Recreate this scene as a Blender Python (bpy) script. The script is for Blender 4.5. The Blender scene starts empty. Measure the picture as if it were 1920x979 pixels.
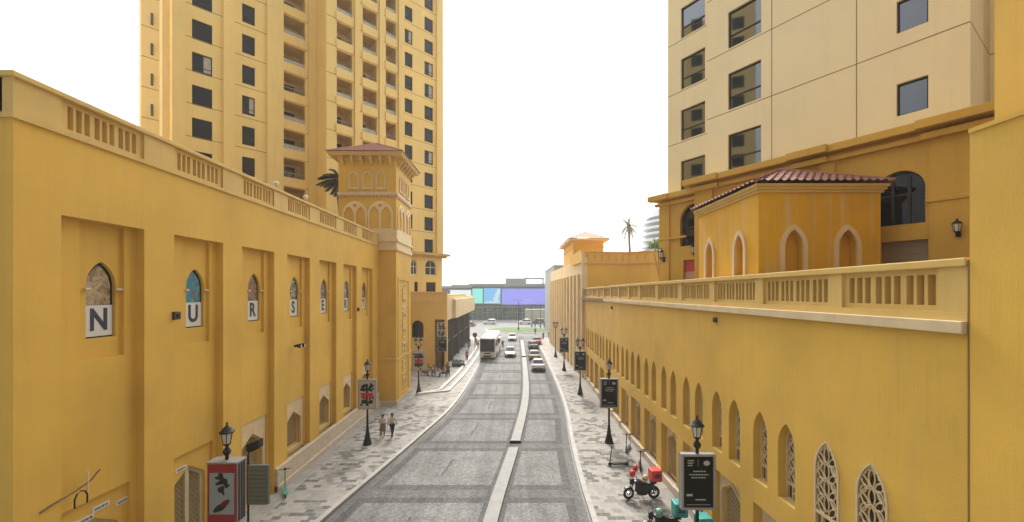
import bpy, bmesh, math, random
from mathutils import Vector, Matrix
from mathutils.geometry import tessellate_polygon
random.seed(7)
R = math.radians
SC = bpy.context.scene
COL = SC.collection

# ------------------------------------------------------------------ camera
cam_d = bpy.data.cameras.new('camera')
cam = bpy.data.objects.new('camera', cam_d); COL.objects.link(cam)
EYE = 10.5
cam.location = (0, 0, EYE); cam.rotation_euler = (R(90), 0, 0)
cam_d.sensor_width = 36; cam_d.lens = 14.25; cam_d.shift_y = 60.5 / 1920
cam_d.clip_start = .1; cam_d.clip_end = 4000
SC.camera = cam

# ------------------------------------------------------------------ light
SUN_EL, SUN_ROT = 42, -3          # degrees; the hazy sun stands ahead of the camera, a little to the left
w = bpy.data.worlds.new('World'); SC.world = w; w.use_nodes = True
nt = w.node_tree; nt.nodes.clear()
out = nt.nodes.new('ShaderNodeOutputWorld'); bg = nt.nodes.new('ShaderNodeBackground')
sky = nt.nodes.new('ShaderNodeTexSky'); sky.sky_type = 'NISHITA'; sky.sun_disc = False
sky.sun_elevation = R(SUN_EL); sky.sun_rotation = R(SUN_ROT); sky.air_density = 1.0; sky.dust_density = 6.0; sky.ozone_density = 1.0
hs = nt.nodes.new('ShaderNodeHueSaturation'); hs.inputs['Saturation'].default_value = .22
mx = nt.nodes.new('ShaderNodeMix'); mx.data_type = 'RGBA'; mx.inputs[0].default_value = .62
mx.inputs[7].default_value = (9.6, 9.8, 10.0, 1)      # the even white cloud sheet
no = nt.nodes.new('ShaderNodeTexNoise'); no.inputs['Scale'].default_value = 2.2; no.inputs['Detail'].default_value = 5
tc = nt.nodes.new('ShaderNodeTexCoord'); mp = nt.nodes.new('ShaderNodeMapping'); mp.inputs['Scale'].default_value = (1, 1, 2.5)
rm = nt.nodes.new('ShaderNodeMapRange'); rm.inputs[3].default_value = .90; rm.inputs[4].default_value = 1.08
ml = nt.nodes.new('ShaderNodeMix'); ml.data_type = 'RGBA'; ml.blend_type = 'MULTIPLY'; ml.inputs[0].default_value = 1
L = nt.links.new
L(sky.outputs[0], hs.inputs['Color']); L(hs.outputs[0], mx.inputs[6]); L(tc.outputs['Generated'], mp.inputs[0]); L(mp.outputs[0], no.inputs['Vector'])
L(no.outputs[0], rm.inputs[0]); L(mx.outputs[2], ml.inputs[6]); L(rm.outputs[0], ml.inputs[7])
# hazy sky: far brighter on the sun's side than behind the camera
dt = nt.nodes.new('ShaderNodeVectorMath'); dt.operation = 'DOT_PRODUCT'; L(tc.outputs['Generated'], dt.inputs[0])
dt.inputs[1].default_value = (math.sin(R(SUN_ROT))*math.cos(R(SUN_EL)), math.cos(R(SUN_ROT))*math.cos(R(SUN_EL)), math.sin(R(SUN_EL)))
dr_ = nt.nodes.new('ShaderNodeMapRange'); dr_.inputs[1].default_value = -.35; dr_.inputs[2].default_value = .85; dr_.inputs[3].default_value = .09; dr_.inputs[4].default_value = 1.45; L(dt.outputs['Value'], dr_.inputs[0])
m3 = nt.nodes.new('ShaderNodeMix'); m3.data_type = 'RGBA'; m3.blend_type = 'MULTIPLY'; m3.inputs[0].default_value = 1; L(ml.outputs[2], m3.inputs[6]); L(dr_.outputs[0], m3.inputs[7]); L(m3.outputs[2], bg.inputs[0]); L(bg.outputs[0], out.inputs[0])
bg.inputs[1].default_value = .105
sd = bpy.data.lights.new('sun', 'SUN'); sd.energy = 2.2; sd.angle = R(12); sd.color = (1, .95, .87)
so = bpy.data.objects.new('sun', sd); COL.objects.link(so)
so.rotation_euler = (R(90 - SUN_EL), 0, R(180 - SUN_ROT)); so.location = (0, 60, 90)
SC.view_settings.view_transform = 'Standard'; SC.view_settings.look = 'None'
SC.view_settings.exposure = 1.0; SC.view_settings.gamma = 1; SC.view_settings.use_curve_mapping = False
SC.cycles.use_denoising = True
SC.cycles.max_bounces = 8; SC.cycles.diffuse_bounces = 5; SC.cycles.volume_bounces = 1
SC.cycles.sample_clamp_indirect = 6

# ------------------------------------------------------------------ helpers
FOC = 760.0
def zpx(py, Y): return EYE - (py - 550) * Y / FOC
def xpx(px, Y): return (px - 960) * Y / FOC

class Frame:
    """a wall plane: u runs along it, w stands out of it, v is up"""
    def __init__(s, o, e, n):
        s.o = Vector((o[0], o[1], 0)); s.e = Vector((e[0], e[1], 0)).normalized(); s.n = Vector((n[0], n[1], 0)).normalized()
        s.M = Matrix(((s.e.x, s.n.x, 0, s.o.x), (s.e.y, s.n.y, 0, s.o.y), (0, 0, 1, 0), (0, 0, 0, 1)))
        s.rot = math.atan2(-s.n.x, s.n.y)
    def pt(s, u, w, v): return s.M @ Vector((u, w, v))
    def u(s, px, w=0):
        o = s.o + s.n * w; k = (px - 960) / FOC
        return (k * o.y - o.x) / (s.e.x - k * s.e.y)
    def Y(s, px, w=0): return s.pt(s.u(px, w), w, 0).y

def root_loc(p):
    l = Vector((0, 0, 0))
    while p is not None:
        l = l + Vector(p.location); p = p.parent
    return l

class MB:
    def __init__(s, M=None):
        s.v = []; s.f = []; s.mi = []; s.cur = 0; s.M = M or Matrix.Identity(4)
    def add(s, vs, fs):
        b = len(s.v); s.v += [s.M @ Vector(p) for p in vs]
        for f in fs: s.f.append([b + i for i in f]); s.mi.append(s.cur)
        return s
    def box(s, a, b, c, d, e, f):
        if a > b: a, b = b, a
        if c > d: c, d = d, c
        if e > f: e, f = f, e
        return s.add([(a,c,e),(b,c,e),(b,d,e),(a,d,e),(a,c,f),(b,c,f),(b,d,f),(a,d,f)],
                     [(3,2,1,0),(4,5,6,7),(0,1,5,4),(1,2,6,5),(2,3,7,6),(3,0,4,7)])
    def quad(s, a, b, c, d): return s.add([a, b, c, d], [(0,1,2,3)])
    def prism(s, outer, holes=(), w0=0, w1=.1, back=True, sides=True):
        """outline in (u,v), holes cut through, from w0 to w1"""
        loops = [list(outer)] + [list(h) for h in holes]
        flat = [p for l in loops for p in l]; n = len(flat)
        tris = tessellate_polygon([[Vector((p[0], p[1], 0)) for p in l] for l in loops])
        vs = [(p[0], w1, p[1]) for p in flat] + [(p[0], w0, p[1]) for p in flat]
        fs = [tuple(t) for t in tris]
        if back: fs += [(t[2]+n, t[1]+n, t[0]+n) for t in tris]
        b = 0
        for k, l in enumerate(loops):
            m = len(l)
            if k or sides:
                for i in range(m):
                    j = (i+1) % m; fs.append((b+i, b+j, b+j+n, b+i+n))
            b += m
        return s.add(vs, fs)
    def rects(s, u0, u1, v0, v1, holes, w0, w1, back=False, sides=True):
        """a slab with rectangular holes (hu0,hu1,hv0,hv1)"""
        us = sorted({u0, u1} | {min(max(h[i], u0), u1) for h in holes for i in (0, 1)}); vv = sorted({v0, v1} | {min(max(h[i], v0), v1) for h in holes for i in (2, 3)})
        for i in range(len(us)-1):
            j = 0
            while j < len(vv)-1:
                def solid(j): 
                    cu = (us[i]+us[i+1])/2; cv = (vv[j]+vv[j+1])/2
                    return not any(h[0] < cu < h[1] and h[2] < cv < h[3] for h in holes)
                if solid(j):
                    k = j
                    while k+1 < len(vv)-1 and solid(k+1): k += 1
                    a, b, c, d = us[i], us[i+1], vv[j], vv[k+1]
                    s.quad((a,w1,c),(b,w1,c),(b,w1,d),(a,w1,d))
                    if back: s.quad((a,w0,c),(a,w0,d),(b,w0,d),(b,w0,c))
                    j = k
                j += 1
        for (a, b, c, d) in list(holes) + ([(u0, u1, v0, v1)] if sides else []):
            s.quad((a,w0,c),(b,w0,c),(b,w1,c),(a,w1,c)); s.quad((a,w0,d),(b,w0,d),(b,w1,d),(a,w1,d))
            s.quad((a,w0,c),(a,w0,d),(a,w1,d),(a,w1,c)); s.quad((b,w0,c),(b,w0,d),(b,w1,d),(b,w1,c))
        return s
    def tube(s, p0, p1, r0, r1=None, n=8, caps=True):
        r1 = r0 if r1 is None else r1
        p0 = Vector(p0); p1 = Vector(p1); d = (p1-p0).normalized()
        a = d.orthogonal().normalized(); b = d.cross(a)
        vs = []
        for p, r in ((p0, r0), (p1, r1)):
            for i in range(n):
                t = 2*math.pi*i/n; vs.append(p + (a*math.cos(t)+b*math.sin(t))*r)
        fs = [(i, (i+1)%n, n+(i+1)%n, n+i) for i in range(n)]
        if caps: fs += [tuple(range(n))[::-1], tuple(range(n, 2*n))]
        return s.add(vs, fs)
    def path(s, pts, r, n=6, closed=False):
        pts = [Vector(p) for p in pts]; k = len(pts); vs = []; fs = []
        for i, p in enumerate(pts):
            q0 = pts[(i-1) % k] if (closed or i) else p; q1 = pts[(i+1) % k] if (closed or i < k-1) else p
            d = (q1-q0).normalized(); a = d.cross(Vector((.13,.91,.31))).normalized(); b = d.cross(a)
            rr = r[i] if isinstance(r, (list, tuple)) else r
            for j in range(n):
                t = 2*math.pi*j/n; vs.append(p + (a*math.cos(t)+b*math.sin(t))*rr)
        for i in range(k if closed else k-1):
            i2 = (i+1) % k
            for j in range(n): fs.append((i*n+j, i*n+(j+1)%n, i2*n+(j+1)%n, i2*n+j))
        if not closed: fs += [tuple(range(n))[::-1], tuple(range((k-1)*n, k*n))]
        return s.add(vs, fs)
    def lathe(s, prof, c=(0,0,0), n=12):
        vs = []; fs = []; k = len(prof)
        for r, z in prof:
            for i in range(n):
                t = 2*math.pi*i/n; vs.append((c[0]+r*math.cos(t), c[1]+r*math.sin(t), c[2]+z))
        for i in range(k-1):
            for j in range(n): fs.append((i*n+j, i*n+(j+1)%n, (i+1)*n+(j+1)%n, (i+1)*n+j))
        fs += [tuple(range(n))[::-1], tuple(range((k-1)*n, k*n))]
        return s.add(vs, fs)
    def ball(s, c, r, n=10, m=6, sc=(1,1,1)):
        vs = []; fs = []
        for i in range(m+1):
            ph = math.pi*i/m
            for j in range(n):
                t = 2*math.pi*j/n
                vs.append((c[0]+sc[0]*r*math.sin(ph)*math.cos(t), c[1]+sc[1]*r*math.sin(ph)*math.sin(t), c[2]+sc[2]*r*math.cos(ph)))
        for i in range(m):
            for j in range(n): fs.append((i*n+j, i*n+(j+1)%n, (i+1)*n+(j+1)%n, (i+1)*n+j))
        return s.add(vs, fs)
    def loft(s, rings, caps=True):
        n = len(rings[0]); vs = [p for r in rings for p in r]; fs = []
        for i in range(len(rings)-1):
            for j in range(n): fs.append((i*n+j, i*n+(j+1)%n, (i+1)*n+(j+1)%n, (i+1)*n+j))
        if caps: fs += [tuple(range(n))[::-1], tuple(range((len(rings)-1)*n, len(rings)*n))]
        return s.add(vs, fs)
    def mesh(s, name, mat, off=Vector((0,0,0)), smooth=False):
        me = bpy.data.meshes.new(name)
        me.from_pydata([tuple(p - off) for p in s.v], [], s.f)
        ms = mat if isinstance(mat, (list, tuple)) else [mat]
        for m in ms: me.materials.append(m)
        me.polygons.foreach_set('material_index', s.mi)
        bm = bmesh.new(); bm.from_mesh(me)
        bmesh.ops.dissolve_degenerate(bm, dist=1e-5, edges=bm.edges)
        bmesh.ops.recalc_face_normals(bm, faces=bm.faces); bm.to_mesh(me); bm.free()
        if smooth:
            me.shade_smooth(); me.set_sharp_from_angle(angle=R(40))
        me.update(); return me
    def build(s, name, mat, parent=None, smooth=False, bevel=0):
        me = s.mesh(name, mat, root_loc(parent), smooth)
        o = bpy.data.objects.new(name, me); COL.objects.link(o); o.parent = parent
        if bevel:
            b = o.modifiers.new('b', 'BEVEL'); b.width = bevel; b.segments = 2; b.limit_method = 'ANGLE'; b.angle_limit = R(50)
        return o

def tag(o, label, cat, group=None):
    o['label'] = label; o['category'] = cat
    if group: o['group'] = group
    return o
def thing(name, label, cat, loc=(0,0,0), group=None, rot=0):
    o = bpy.data.objects.new(name, None); COL.objects.link(o); o.empty_display_size = .3
    o.location = loc; o.rotation_euler = (0, 0, rot)
    return tag(o, label, cat, group)
def struct(o, kind='structure'): o['kind'] = kind; return o
def inst(name, me, parent, loc=(0,0,0), rot=0):
    o = bpy.data.objects.new(name, me); COL.objects.link(o); o.parent = parent
    o.location = loc; o.rotation_euler = (0, 0, rot); return o
def inst_on(name, me, parent, fr, u, w, v):
    """a part with its own origin, standing on a wall plane"""
    return inst(name, me, parent, fr.pt(u, w, v) - root_loc(parent), fr.rot)
def copy_tree(o, parent=None):
    c = o.copy(); COL.objects.link(c)
    if parent is not None: c.parent = parent
    for ch in list(o.children): copy_tree(ch, c)
    return c
def rect(u0, u1, v0, v1): return [(u0,v0),(u1,v0),(u1,v1),(u0,v1)]
def arch(c, wd, v0, vs, va, n=8):
    """pointed (or, when low, round) arch outline"""
    h = wd/2; H = va-vs; pts = [(c-h, v0), (c+h, v0)]
    r = (H*H+h*h)/(2*h); cx = h-r; a1 = math.atan2(H, -cx)
    right = [(cx+r*math.cos(a1*i/n), vs+r*math.sin(a1*i/n)) for i in range(n+1)]
    pts += [(c+x, y) for x, y in right] + [(c-x, y) for x, y in reversed(right[:-1])]
    return pts
def tudor(c, wd, v0, vs, va, n=5):
    """flat four-centred arch"""
    h = wd/2; rc = h*.32; pts = [(c-h, v0), (c+h, v0)]
    a1 = R(62); right = [(h-rc+rc*math.cos(a1*i/n), vs+rc*math.sin(a1*i/n)) for i in range(n+1)] + [(0, va)]
    pts += [(c+x, y) for x, y in right] + [(c-x, y) for x, y in reversed(right[:-1])]
    return pts
def inset(poly, d, c, base):
    """shrink an arch outline towards its axis, keeping its foot at base"""
    u0 = min(p[0] for p in poly); u1 = max(p[0] for p in poly); v1 = max(p[1] for p in poly); v0 = min(p[1] for p in poly)
    k = (u1-u0-2*d)/(u1-u0); kv = (v1-base-d)/(v1-v0)
    return [(c+(x-c)*k, base+(y-v0)*kv) for x, y in poly]

# ------------------------------------------------------------------ materials
def M(name, rgb, rough=.65, var=0, scale=1.2, streak=0, metal=0, bump=0, bscale=30, spec=.5, emit=0, fleck=0, streak_col=None, drip=0):
    m = bpy.data.materials.new(name); m.use_nodes = True; t = m.node_tree; n = t.nodes; p = n['Principled BSDF']; l = t.links.new
    p.inputs['Roughness'].default_value = rough; p.inputs['Metallic'].default_value = metal; p.inputs['Specular IOR Level'].default_value = spec
    c = (*rgb, 1); p.inputs['Base Color'].default_value = c
    if var or streak or bump or fleck: g = n.new('ShaderNodeNewGeometry')
    src = None
    def mul(src, fac):
        x = n.new('ShaderNodeMix'); x.data_type = 'RGBA'; x.blend_type = 'MULTIPLY'; x.inputs[0].default_value = 1
        if src is None: x.inputs[6].default_value = c
        else: l(src, x.inputs[6])
        l(fac, x.inputs[7]); return x.outputs[2]
    def noise(sc, vec, detail=4):
        z = n.new('ShaderNodeTexNoise'); z.inputs['Scale'].default_value = sc; z.inputs['Detail'].default_value = detail; l(vec, z.inputs['Vector']); return z
    if var:
        z = noise(scale, g.outputs['Position'], 6); r = n.new('ShaderNodeMapRange'); r.inputs[1].default_value = .3; r.inputs[2].default_value = .7
        r.inputs[3].default_value = 1-var; r.inputs[4].default_value = 1+var; l(z.outputs[0], r.inputs[0]); src = mul(src, r.outputs[0])
    if fleck:
        z = noise(38, g.outputs['Position'], 2); r = n.new('ShaderNodeMapRange'); r.inputs[1].default_value = .35; r.inputs[2].default_value = .65
        r.inputs[3].default_value = 1-fleck; r.inputs[4].default_value = 1+fleck; l(z.outputs[0], r.inputs[0]); src = mul(src, r.outputs[0])
    if streak:
        mp = n.new('ShaderNodeMapping'); mp.inputs['Scale'].default_value = (1, 1, .07); l(g.outputs['Position'], mp.inputs[0])
        z = noise(3.2, mp.outputs[0], 7); r = n.new('ShaderNodeMapRange'); r.inputs[1].default_value = .52; r.inputs[2].default_value = .78
        r.inputs[3].default_value = 0; r.inputs[4].default_value = streak; l(z.outputs[0], r.inputs[0])
        x = n.new('ShaderNodeMix'); x.data_type = 'RGBA'; l(r.outputs[0], x.inputs[0])
        if src is None: x.inputs[6].default_value = c
        else: l(src, x.inputs[6])
        sc_ = streak_col or tuple(v*.5+.02 for v in rgb); x.inputs[7].default_value = (*sc_, 1); src = x.outputs[2]
    if drip:
        mp = n.new('ShaderNodeMapping'); mp.inputs['Scale'].default_value = (1, 1, .022); l(g.outputs['Position'], mp.inputs[0])
        z = noise(16, mp.outputs[0], 3); z2 = noise(.8, g.outputs['Position'], 3); a = n.new('ShaderNodeMath'); a.operation = 'MULTIPLY'; l(z.outputs[0], a.inputs[0]); l(z2.outputs[0], a.inputs[1])
        r = n.new('ShaderNodeMapRange'); r.inputs[1].default_value = .29; r.inputs[2].default_value = .40; r.inputs[3].default_value = 1; r.inputs[4].default_value = 1-drip; l(a.outputs[0], r.inputs[0]); src = mul(src, r.outputs[0])
    if src is not None: l(src, p.inputs['Base Color'])
    if bump:
        z = noise(bscale, g.outputs['Position'], 5); b = n.new('ShaderNodeBump'); b.inputs['Strength'].default_value = bump; b.inputs['Distance'].default_value = .02
        l(z.outputs[0], b.inputs['Height']); l(b.outputs[0], p.inputs['Normal'])
    if emit:
        p.inputs['Base Color'].default_value = (rgb[0]*.08, rgb[1]*.08, rgb[2]*.08, 1)
        p.inputs['Emission Color'].default_value = c; p.inputs['Emission Strength'].default_value = emit
    return m

def paving(name, cols, bw, bh, mortar=(.2,.19,.17), stops=(.0,.4,.72), off=.5, msize=.012, var=.12):
    m = bpy.data.materials.new(name); m.use_nodes = True; t = m.node_tree; n = t.nodes; p = n['Principled BSDF']; l = t.links.new
    g = n.new('ShaderNodeNewGeometry'); b = n.new('ShaderNodeTexBrick'); l(g.outputs['Position'], b.inputs['Vector'])
    b.inputs['Scale'].default_value = 1; b.inputs['Brick Width'].default_value = bw; b.inputs['Row Height'].default_value = bh
    b.inputs['Mortar Size'].default_value = msize; b.offset = off; b.inputs['Bias'].default_value = 0
    b.inputs['Color1'].default_value = (0,0,0,1); b.inputs['Color2'].default_value = (1,1,1,1); b.inputs['Mortar'].default_value = (0,0,0,1)
    r = n.new('ShaderNodeValToRGB'); r.color_ramp.interpolation = 'CONSTANT'
    while len(r.color_ramp.elements) < len(cols): r.color_ramp.elements.new(.5)
    for e, c, s in zip(r.color_ramp.elements, cols, stops): e.position = s; e.color = (*c, 1)
    l(b.outputs['Color'], r.inputs[0])
    x = n.new('ShaderNodeMix'); x.data_type = 'RGBA'; l(b.outputs['Fac'], x.inputs[0]); l(r.outputs[0], x.inputs[6]); x.inputs[7].default_value = (*mortar, 1)
    z = n.new('ShaderNodeTexNoise'); z.inputs['Scale'].default_value = 3.5; z.inputs['Detail'].default_value = 6; l(g.outputs['Position'], z.inputs['Vector'])
    q = n.new('ShaderNodeMapRange'); q.inputs[1].default_value = .3; q.inputs[2].default_value = .7; q.inputs[3].default_value = 1-var; q.inputs[4].default_value = 1+var
    l(z.outputs[0], q.inputs[0])
    k = n.new('ShaderNodeMix'); k.data_type = 'RGBA'; k.blend_type = 'MULTIPLY'; k.inputs[0].default_value = 1; l(x.outputs[2], k.inputs[6]); l(q.outputs[0], k.inputs[7])
    l(k.outputs[2], p.inputs['Base Color']); p.inputs['Roughness'].default_value = .85; p.inputs['Specular IOR Level'].default_value = .2
    return m

def setts(name, rgb, var=.3, cell=9.0, wear=.16):
    """small square granite setts, each stone its own tone"""
    m = bpy.data.materials.new(name); m.use_nodes = True; t = m.node_tree; n = t.nodes; p = n['Principled BSDF']; l = t.links.new
    g = n.new('ShaderNodeNewGeometry'); v = n.new('ShaderNodeTexVoronoi'); v.inputs['Scale'].default_value = cell; v.inputs['Randomness'].default_value = .35
    l(g.outputs['Position'], v.inputs['Vector'])
    s = n.new('ShaderNodeSeparateColor'); l(v.outputs['Color'], s.inputs[0])
    r = n.new('ShaderNodeMapRange'); r.inputs[3].default_value = 1-var; r.inputs[4].default_value = 1+var; l(s.outputs[0], r.inputs[0])
    z = n.new('ShaderNodeTexNoise'); z.inputs['Scale'].default_value = .5; z.inputs['Detail'].default_value = 8; l(g.outputs['Position'], z.inputs['Vector'])
    q = n.new('ShaderNodeMapRange'); q.inputs[1].default_value = .3; q.inputs[2].default_value = .7; q.inputs[3].default_value = 1-wear; q.inputs[4].default_value = 1+wear
    l(z.outputs[0], q.inputs[0])
    d = n.new('ShaderNodeMapRange'); d.inputs[1].default_value = .03; d.inputs[2].default_value = .07; d.inputs[3].default_value = 1; d.inputs[4].default_value = .72
    l(v.outputs['Distance'], d.inputs[0])
    mp = n.new('ShaderNodeMapping'); mp.inputs['Scale'].default_value = (1.5, .035, 1); l(g.outputs['Position'], mp.inputs[0])
    y_ = n.new('ShaderNodeTexNoise'); y_.inputs['Scale'].default_value = 1; y_.inputs['Detail'].default_value = 3; l(mp.outputs[0], y_.inputs['Vector'])
    u_ = n.new('ShaderNodeMapRange'); u_.inputs[1].default_value = .35; u_.inputs[2].default_value = .65; u_.inputs[3].default_value = .84; u_.inputs[4].default_value = 1.10; l(y_.outputs[0], u_.inputs[0])
    a0 = n.new('ShaderNodeMath'); a0.operation = 'MULTIPLY'; l(u_.outputs[0], a0.inputs[0]); l(q.outputs[0], a0.inputs[1])
    a = n.new('ShaderNodeMath'); a.operation = 'MULTIPLY'; l(r.outputs[0], a.inputs[0]); l(a0.outputs[0], a.inputs[1])
    k = n.new('ShaderNodeMix'); k.data_type = 'RGBA'; k.blend_type = 'MULTIPLY'; k.inputs[0].default_value = 1; k.inputs[6].default_value = (*rgb, 1); l(a.outputs[0], k.inputs[7])
    l(k.outputs[2], p.inputs['Base Color']); p.inputs['Roughness'].default_value = .85; p.inputs['Specular IOR Level'].default_value = .2
    b = n.new('ShaderNodeBump'); b.inputs['Strength'].default_value = .35; b.inputs['Distance'].default_value = .01; l(d.outputs[0], b.inputs['Height']); l(b.outputs[0], p.inputs['Normal'])
    return m

def art(name, cols, scale=2.2):
    """an abstract printed picture: patches of a few colours"""
    m = bpy.data.materials.new(name); m.use_nodes = True; t = m.node_tree; n = t.nodes; p = n['Principled BSDF']; l = t.links.new
    g = n.new('ShaderNodeNewGeometry'); z = n.new('ShaderNodeTexNoise'); z.inputs['Scale'].default_value = scale; z.inputs['Detail'].default_value = 3; z.inputs['Distortion'].default_value = 1.2
    l(g.outputs['Position'], z.inputs['Vector']); r = n.new('ShaderNodeValToRGB')
    while len(r.color_ramp.elements) < len(cols): r.color_ramp.elements.new(.5)
    for i, (e, c) in enumerate(zip(r.color_ramp.elements, cols)): e.position = .3+.42*i/(len(cols)-1); e.color = (*c, 1)
    l(z.outputs[0], r.inputs[0]); l(r.outputs[0], p.inputs['Base Color']); p.inputs['Roughness'].default_value = .45
    return m

OCHRE = M('ochre_render', (.64,.395,.06), .8, var=.10, scale=.38, streak=.20, drip=.045, bump=.12, bscale=26, fleck=.03, streak_col=(.40,.25,.085))
OCHRE_R = M('ochre_render_streaked', (.62,.385,.06), .8, var=.10, scale=.45, streak=.24, drip=.05, bump=.12, bscale=26, fleck=.03, streak_col=(.42,.27,.10))
TRIM = M('buff_trim', (.61,.42,.125), .75, var=.06, scale=1.5, streak=.3, bump=.1, streak_col=(.40,.29,.15))
CREAM = M('cream_stone', (.60,.48,.29), .7, var=.09, scale=2.2, streak=.2, bump=.1)
STONE = M('plinth_stone', (.52,.44,.34), .7, var=.12, scale=3, bump=.1)
TOWER = M('tower_render', (.86,.64,.24), .8, var=.05, scale=.25, streak=.16, bump=.06, fleck=.02)
TOWER_P = M('tower_render_pale', (.85,.73,.46), .8, var=.04, scale=.3, streak=.1, bump=.06, fleck=.02)
ORANGE = M('orange_render', (.60,.365,.06), .8, var=.07, scale=.6, streak=.25, bump=.1, streak_col=(.40,.22,.05))
KIOSK = M('kiosk_render', (.66,.36,.012), .8, var=.08, scale=.7, streak=.85, drip=.1, bump=.1, streak_col=(.60,.46,.24))
SAFF = M('saffron_render', (.72,.43,.05), .8, var=.06, scale=.4, bump=.08)
BUFF = M('pale_hazed_ochre_render', (.70,.55,.32), .8, var=.06, scale=.5, streak=.2, bump=.08)  # ochre lifted paler, with haze and light of the street side in it
JOINT = M('joint_shadow_gap', (.17,.12,.06), .9)
TILE = M('terracotta_tile', (.25,.105,.065), .6, var=.34, scale=7, bump=.15)
TILE_P = M('terracotta_tile_pale', (.42,.20,.14), .6, var=.25, scale=5, bump=.15)
GLASS = M('tinted_glass', (.19,.20,.215), .03, metal=1)
GLASS_W = M('window_mirror_glass', (.045,.046,.048), .04, metal=1)
GLASS_D = M('dark_glass', (.012,.013,.014), .06, spec=.4)
GLASS_N = M('bronze_glass', (.03,.027,.024), .12, spec=.6)
FRAME_D = M('dark_bronze_frame', (.022,.018,.015), .5)
FRAME_W = M('white_frame', (.7,.7,.68), .4)
DARK = M('dark_interior', (.015,.013,.011), .8)
IRON = M('cast_iron', (.007,.007,.008), .5, var=.2, scale=8, spec=.3)
GREYMETAL = M('grey_metal', (.32,.33,.34), .4, metal=.3)
LAMPGLASS = M('frosted_glass', (.62,.60,.54), .25)
LATTICE = M('bronze_lattice', (.46,.35,.18), .6, var=.15, scale=9)
LATBACK = M('lattice_backing', (.26,.18,.075), .7, var=.35, scale=14)
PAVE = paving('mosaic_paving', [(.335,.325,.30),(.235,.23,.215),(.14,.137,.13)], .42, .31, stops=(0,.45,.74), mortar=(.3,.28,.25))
PLAIN = paving('plain_paving', [(.33,.315,.285),(.30,.285,.26)], .9, .6, stops=(0,.5), mortar=(.24,.22,.2))
SETT_L = setts('light_setts', (.182,.181,.176), .24)
SETT_D = setts('dark_setts', (.10,.10,.098), .24)
SETT_M = setts('gutter_setts', (.14,.139,.136), .22)
KERB = M('kerb_stone', (.34,.325,.30), .7, var=.15, scale=2, bump=.1)
CHANNEL = M('dark_channel', (.035,.034,.033), .5)  # thin dark strip along each kerb
MEDIAN = M('pale_concrete', (.215,.21,.198), .7, var=.12, scale=2.5, bump=.1)
ASPH = M('far_asphalt', (.22,.215,.207), .9, var=.1, scale=.3, spec=.2)
OCHRE_P = M('light_ochre_render', (.80,.52,.14), .8, var=.07, scale=.5, streak=.2)
LATDARK = M('screen_backing', (.10,.07,.034), .7, var=.3, scale=8)
SHOPF = M('hazed_bronze_shopfront', (.10,.085,.07), .5)  # bronze lightened: distance haze put into the colour
TAN = M('tan_tracery', (.56,.44,.25), .7, var=.08, scale=3)
SURR = M('warm_cream_stone', (.62,.49,.29), .7, var=.09, scale=2.2, streak=.2, bump=.1)
DECKM = M('deck_paving', (.20,.15,.09), .9, var=.1, scale=1)
GRASS_M = M('lawn_green', (.085,.135,.03), .9, var=.3, scale=1.2, bump=.4, bscale=14)
WHITE = M('white_panel', (.62,.63,.62), .45)
INK = M('navy_letter', (.028,.032,.06), .5)
BLACK = M('black_plastic', (.008,.008,.008), .5, spec=.3)
RUBBER = M('tyre_rubber', (.014,.014,.014), .8)
CHROME = M('bright_metal', (.5,.5,.5), .25, metal=1)
RED = M('red_plastic', (.62,.03,.012), .4)
TEAL = M('teal_plastic', (.03,.30,.27), .4)
SKIN = M('skin', (.42,.24,.16), .6)
HAIR = M('dark_hair', (.02,.014,.01), .6)
LEAF = M('palm_leaf', (.055,.085,.028), .6, var=.3, scale=2)
LEAF_D = M('dark_palm_leaf', (.022,.042,.018), .6, var=.3, scale=2)
LEAF_P = M('hazed_palm_leaf', (.16,.19,.12), .6, var=.2, scale=2)  # leaf green greyed: the far palm's haze is in the colour
LEAF_B = M('bright_leaf', (.16,.26,.04), .6, var=.25, scale=3)
BARK = M('palm_bark', (.17,.135,.10), .9, var=.25, scale=6, bump=.5)
# ================================================================== SETTING: ground, road, pavements
def smooth_line(pts, ys):
    res = []
    for y in ys:
        i = 0
        while i < len(pts)-2 and y > pts[i+1][0]: i += 1
        p0 = pts[max(i-1,0)]; p1 = pts[i]; p2 = pts[i+1]; p3 = pts[min(i+2,len(pts)-1)]
        t = (y-p1[0])/(p2[0]-p1[0]); t = min(max(t,0),1)
        def tan(a, b): return (b[1]-a[1])/max(b[0]-a[0],1e-6)
        m1 = tan(p0,p2)*(p2[0]-p1[0]); m2 = tan(p1,p3)*(p2[0]-p1[0])
        res.append((2*t**3-3*t*t+1)*p1[1]+(t**3-2*t*t+t)*m1+(-2*t**3+3*t*t)*p2[1]+(t**3-t*t)*m2)
    return res
KL = [(-4,-10.9),(8,-10.15),(18.6,-8.71),(24,-7.7),(29.4,-6.7),(37.1,-5.47),(48,-4.95),(60.9,-4.85),(80,-4.95),(92,-6.2),(99,-9.5)]
KR = [(-4,3.4),(18.6,3.67),(22.8,3.78),(28.5,4.13),(36.3,4.77),(45.6,5.1),(66.5,5.4),(80,5.5),(92,6.6),(99,9.5)]
ME = [(-4,-3.1),(18.6,-.98),(28,.18),(39.9,1.31),(53,1.75),(79.8,2.1),(99,2.2)]
def kl(y): return smooth_line(KL,[y])[0]
def kr(y): return smooth_line(KR,[y])[0]
def me_(y): return smooth_line(ME,[y])[0]

g = MB(); S = 1500
g.quad((-S,-S,-.06),(S,-S,-.06),(S,S,-.06),(-S,S,-.06))
struct(g.build('ground', M('pale_ground', (.37,.36,.335), .9, var=.1, scale=.2, spec=.2)))

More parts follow.
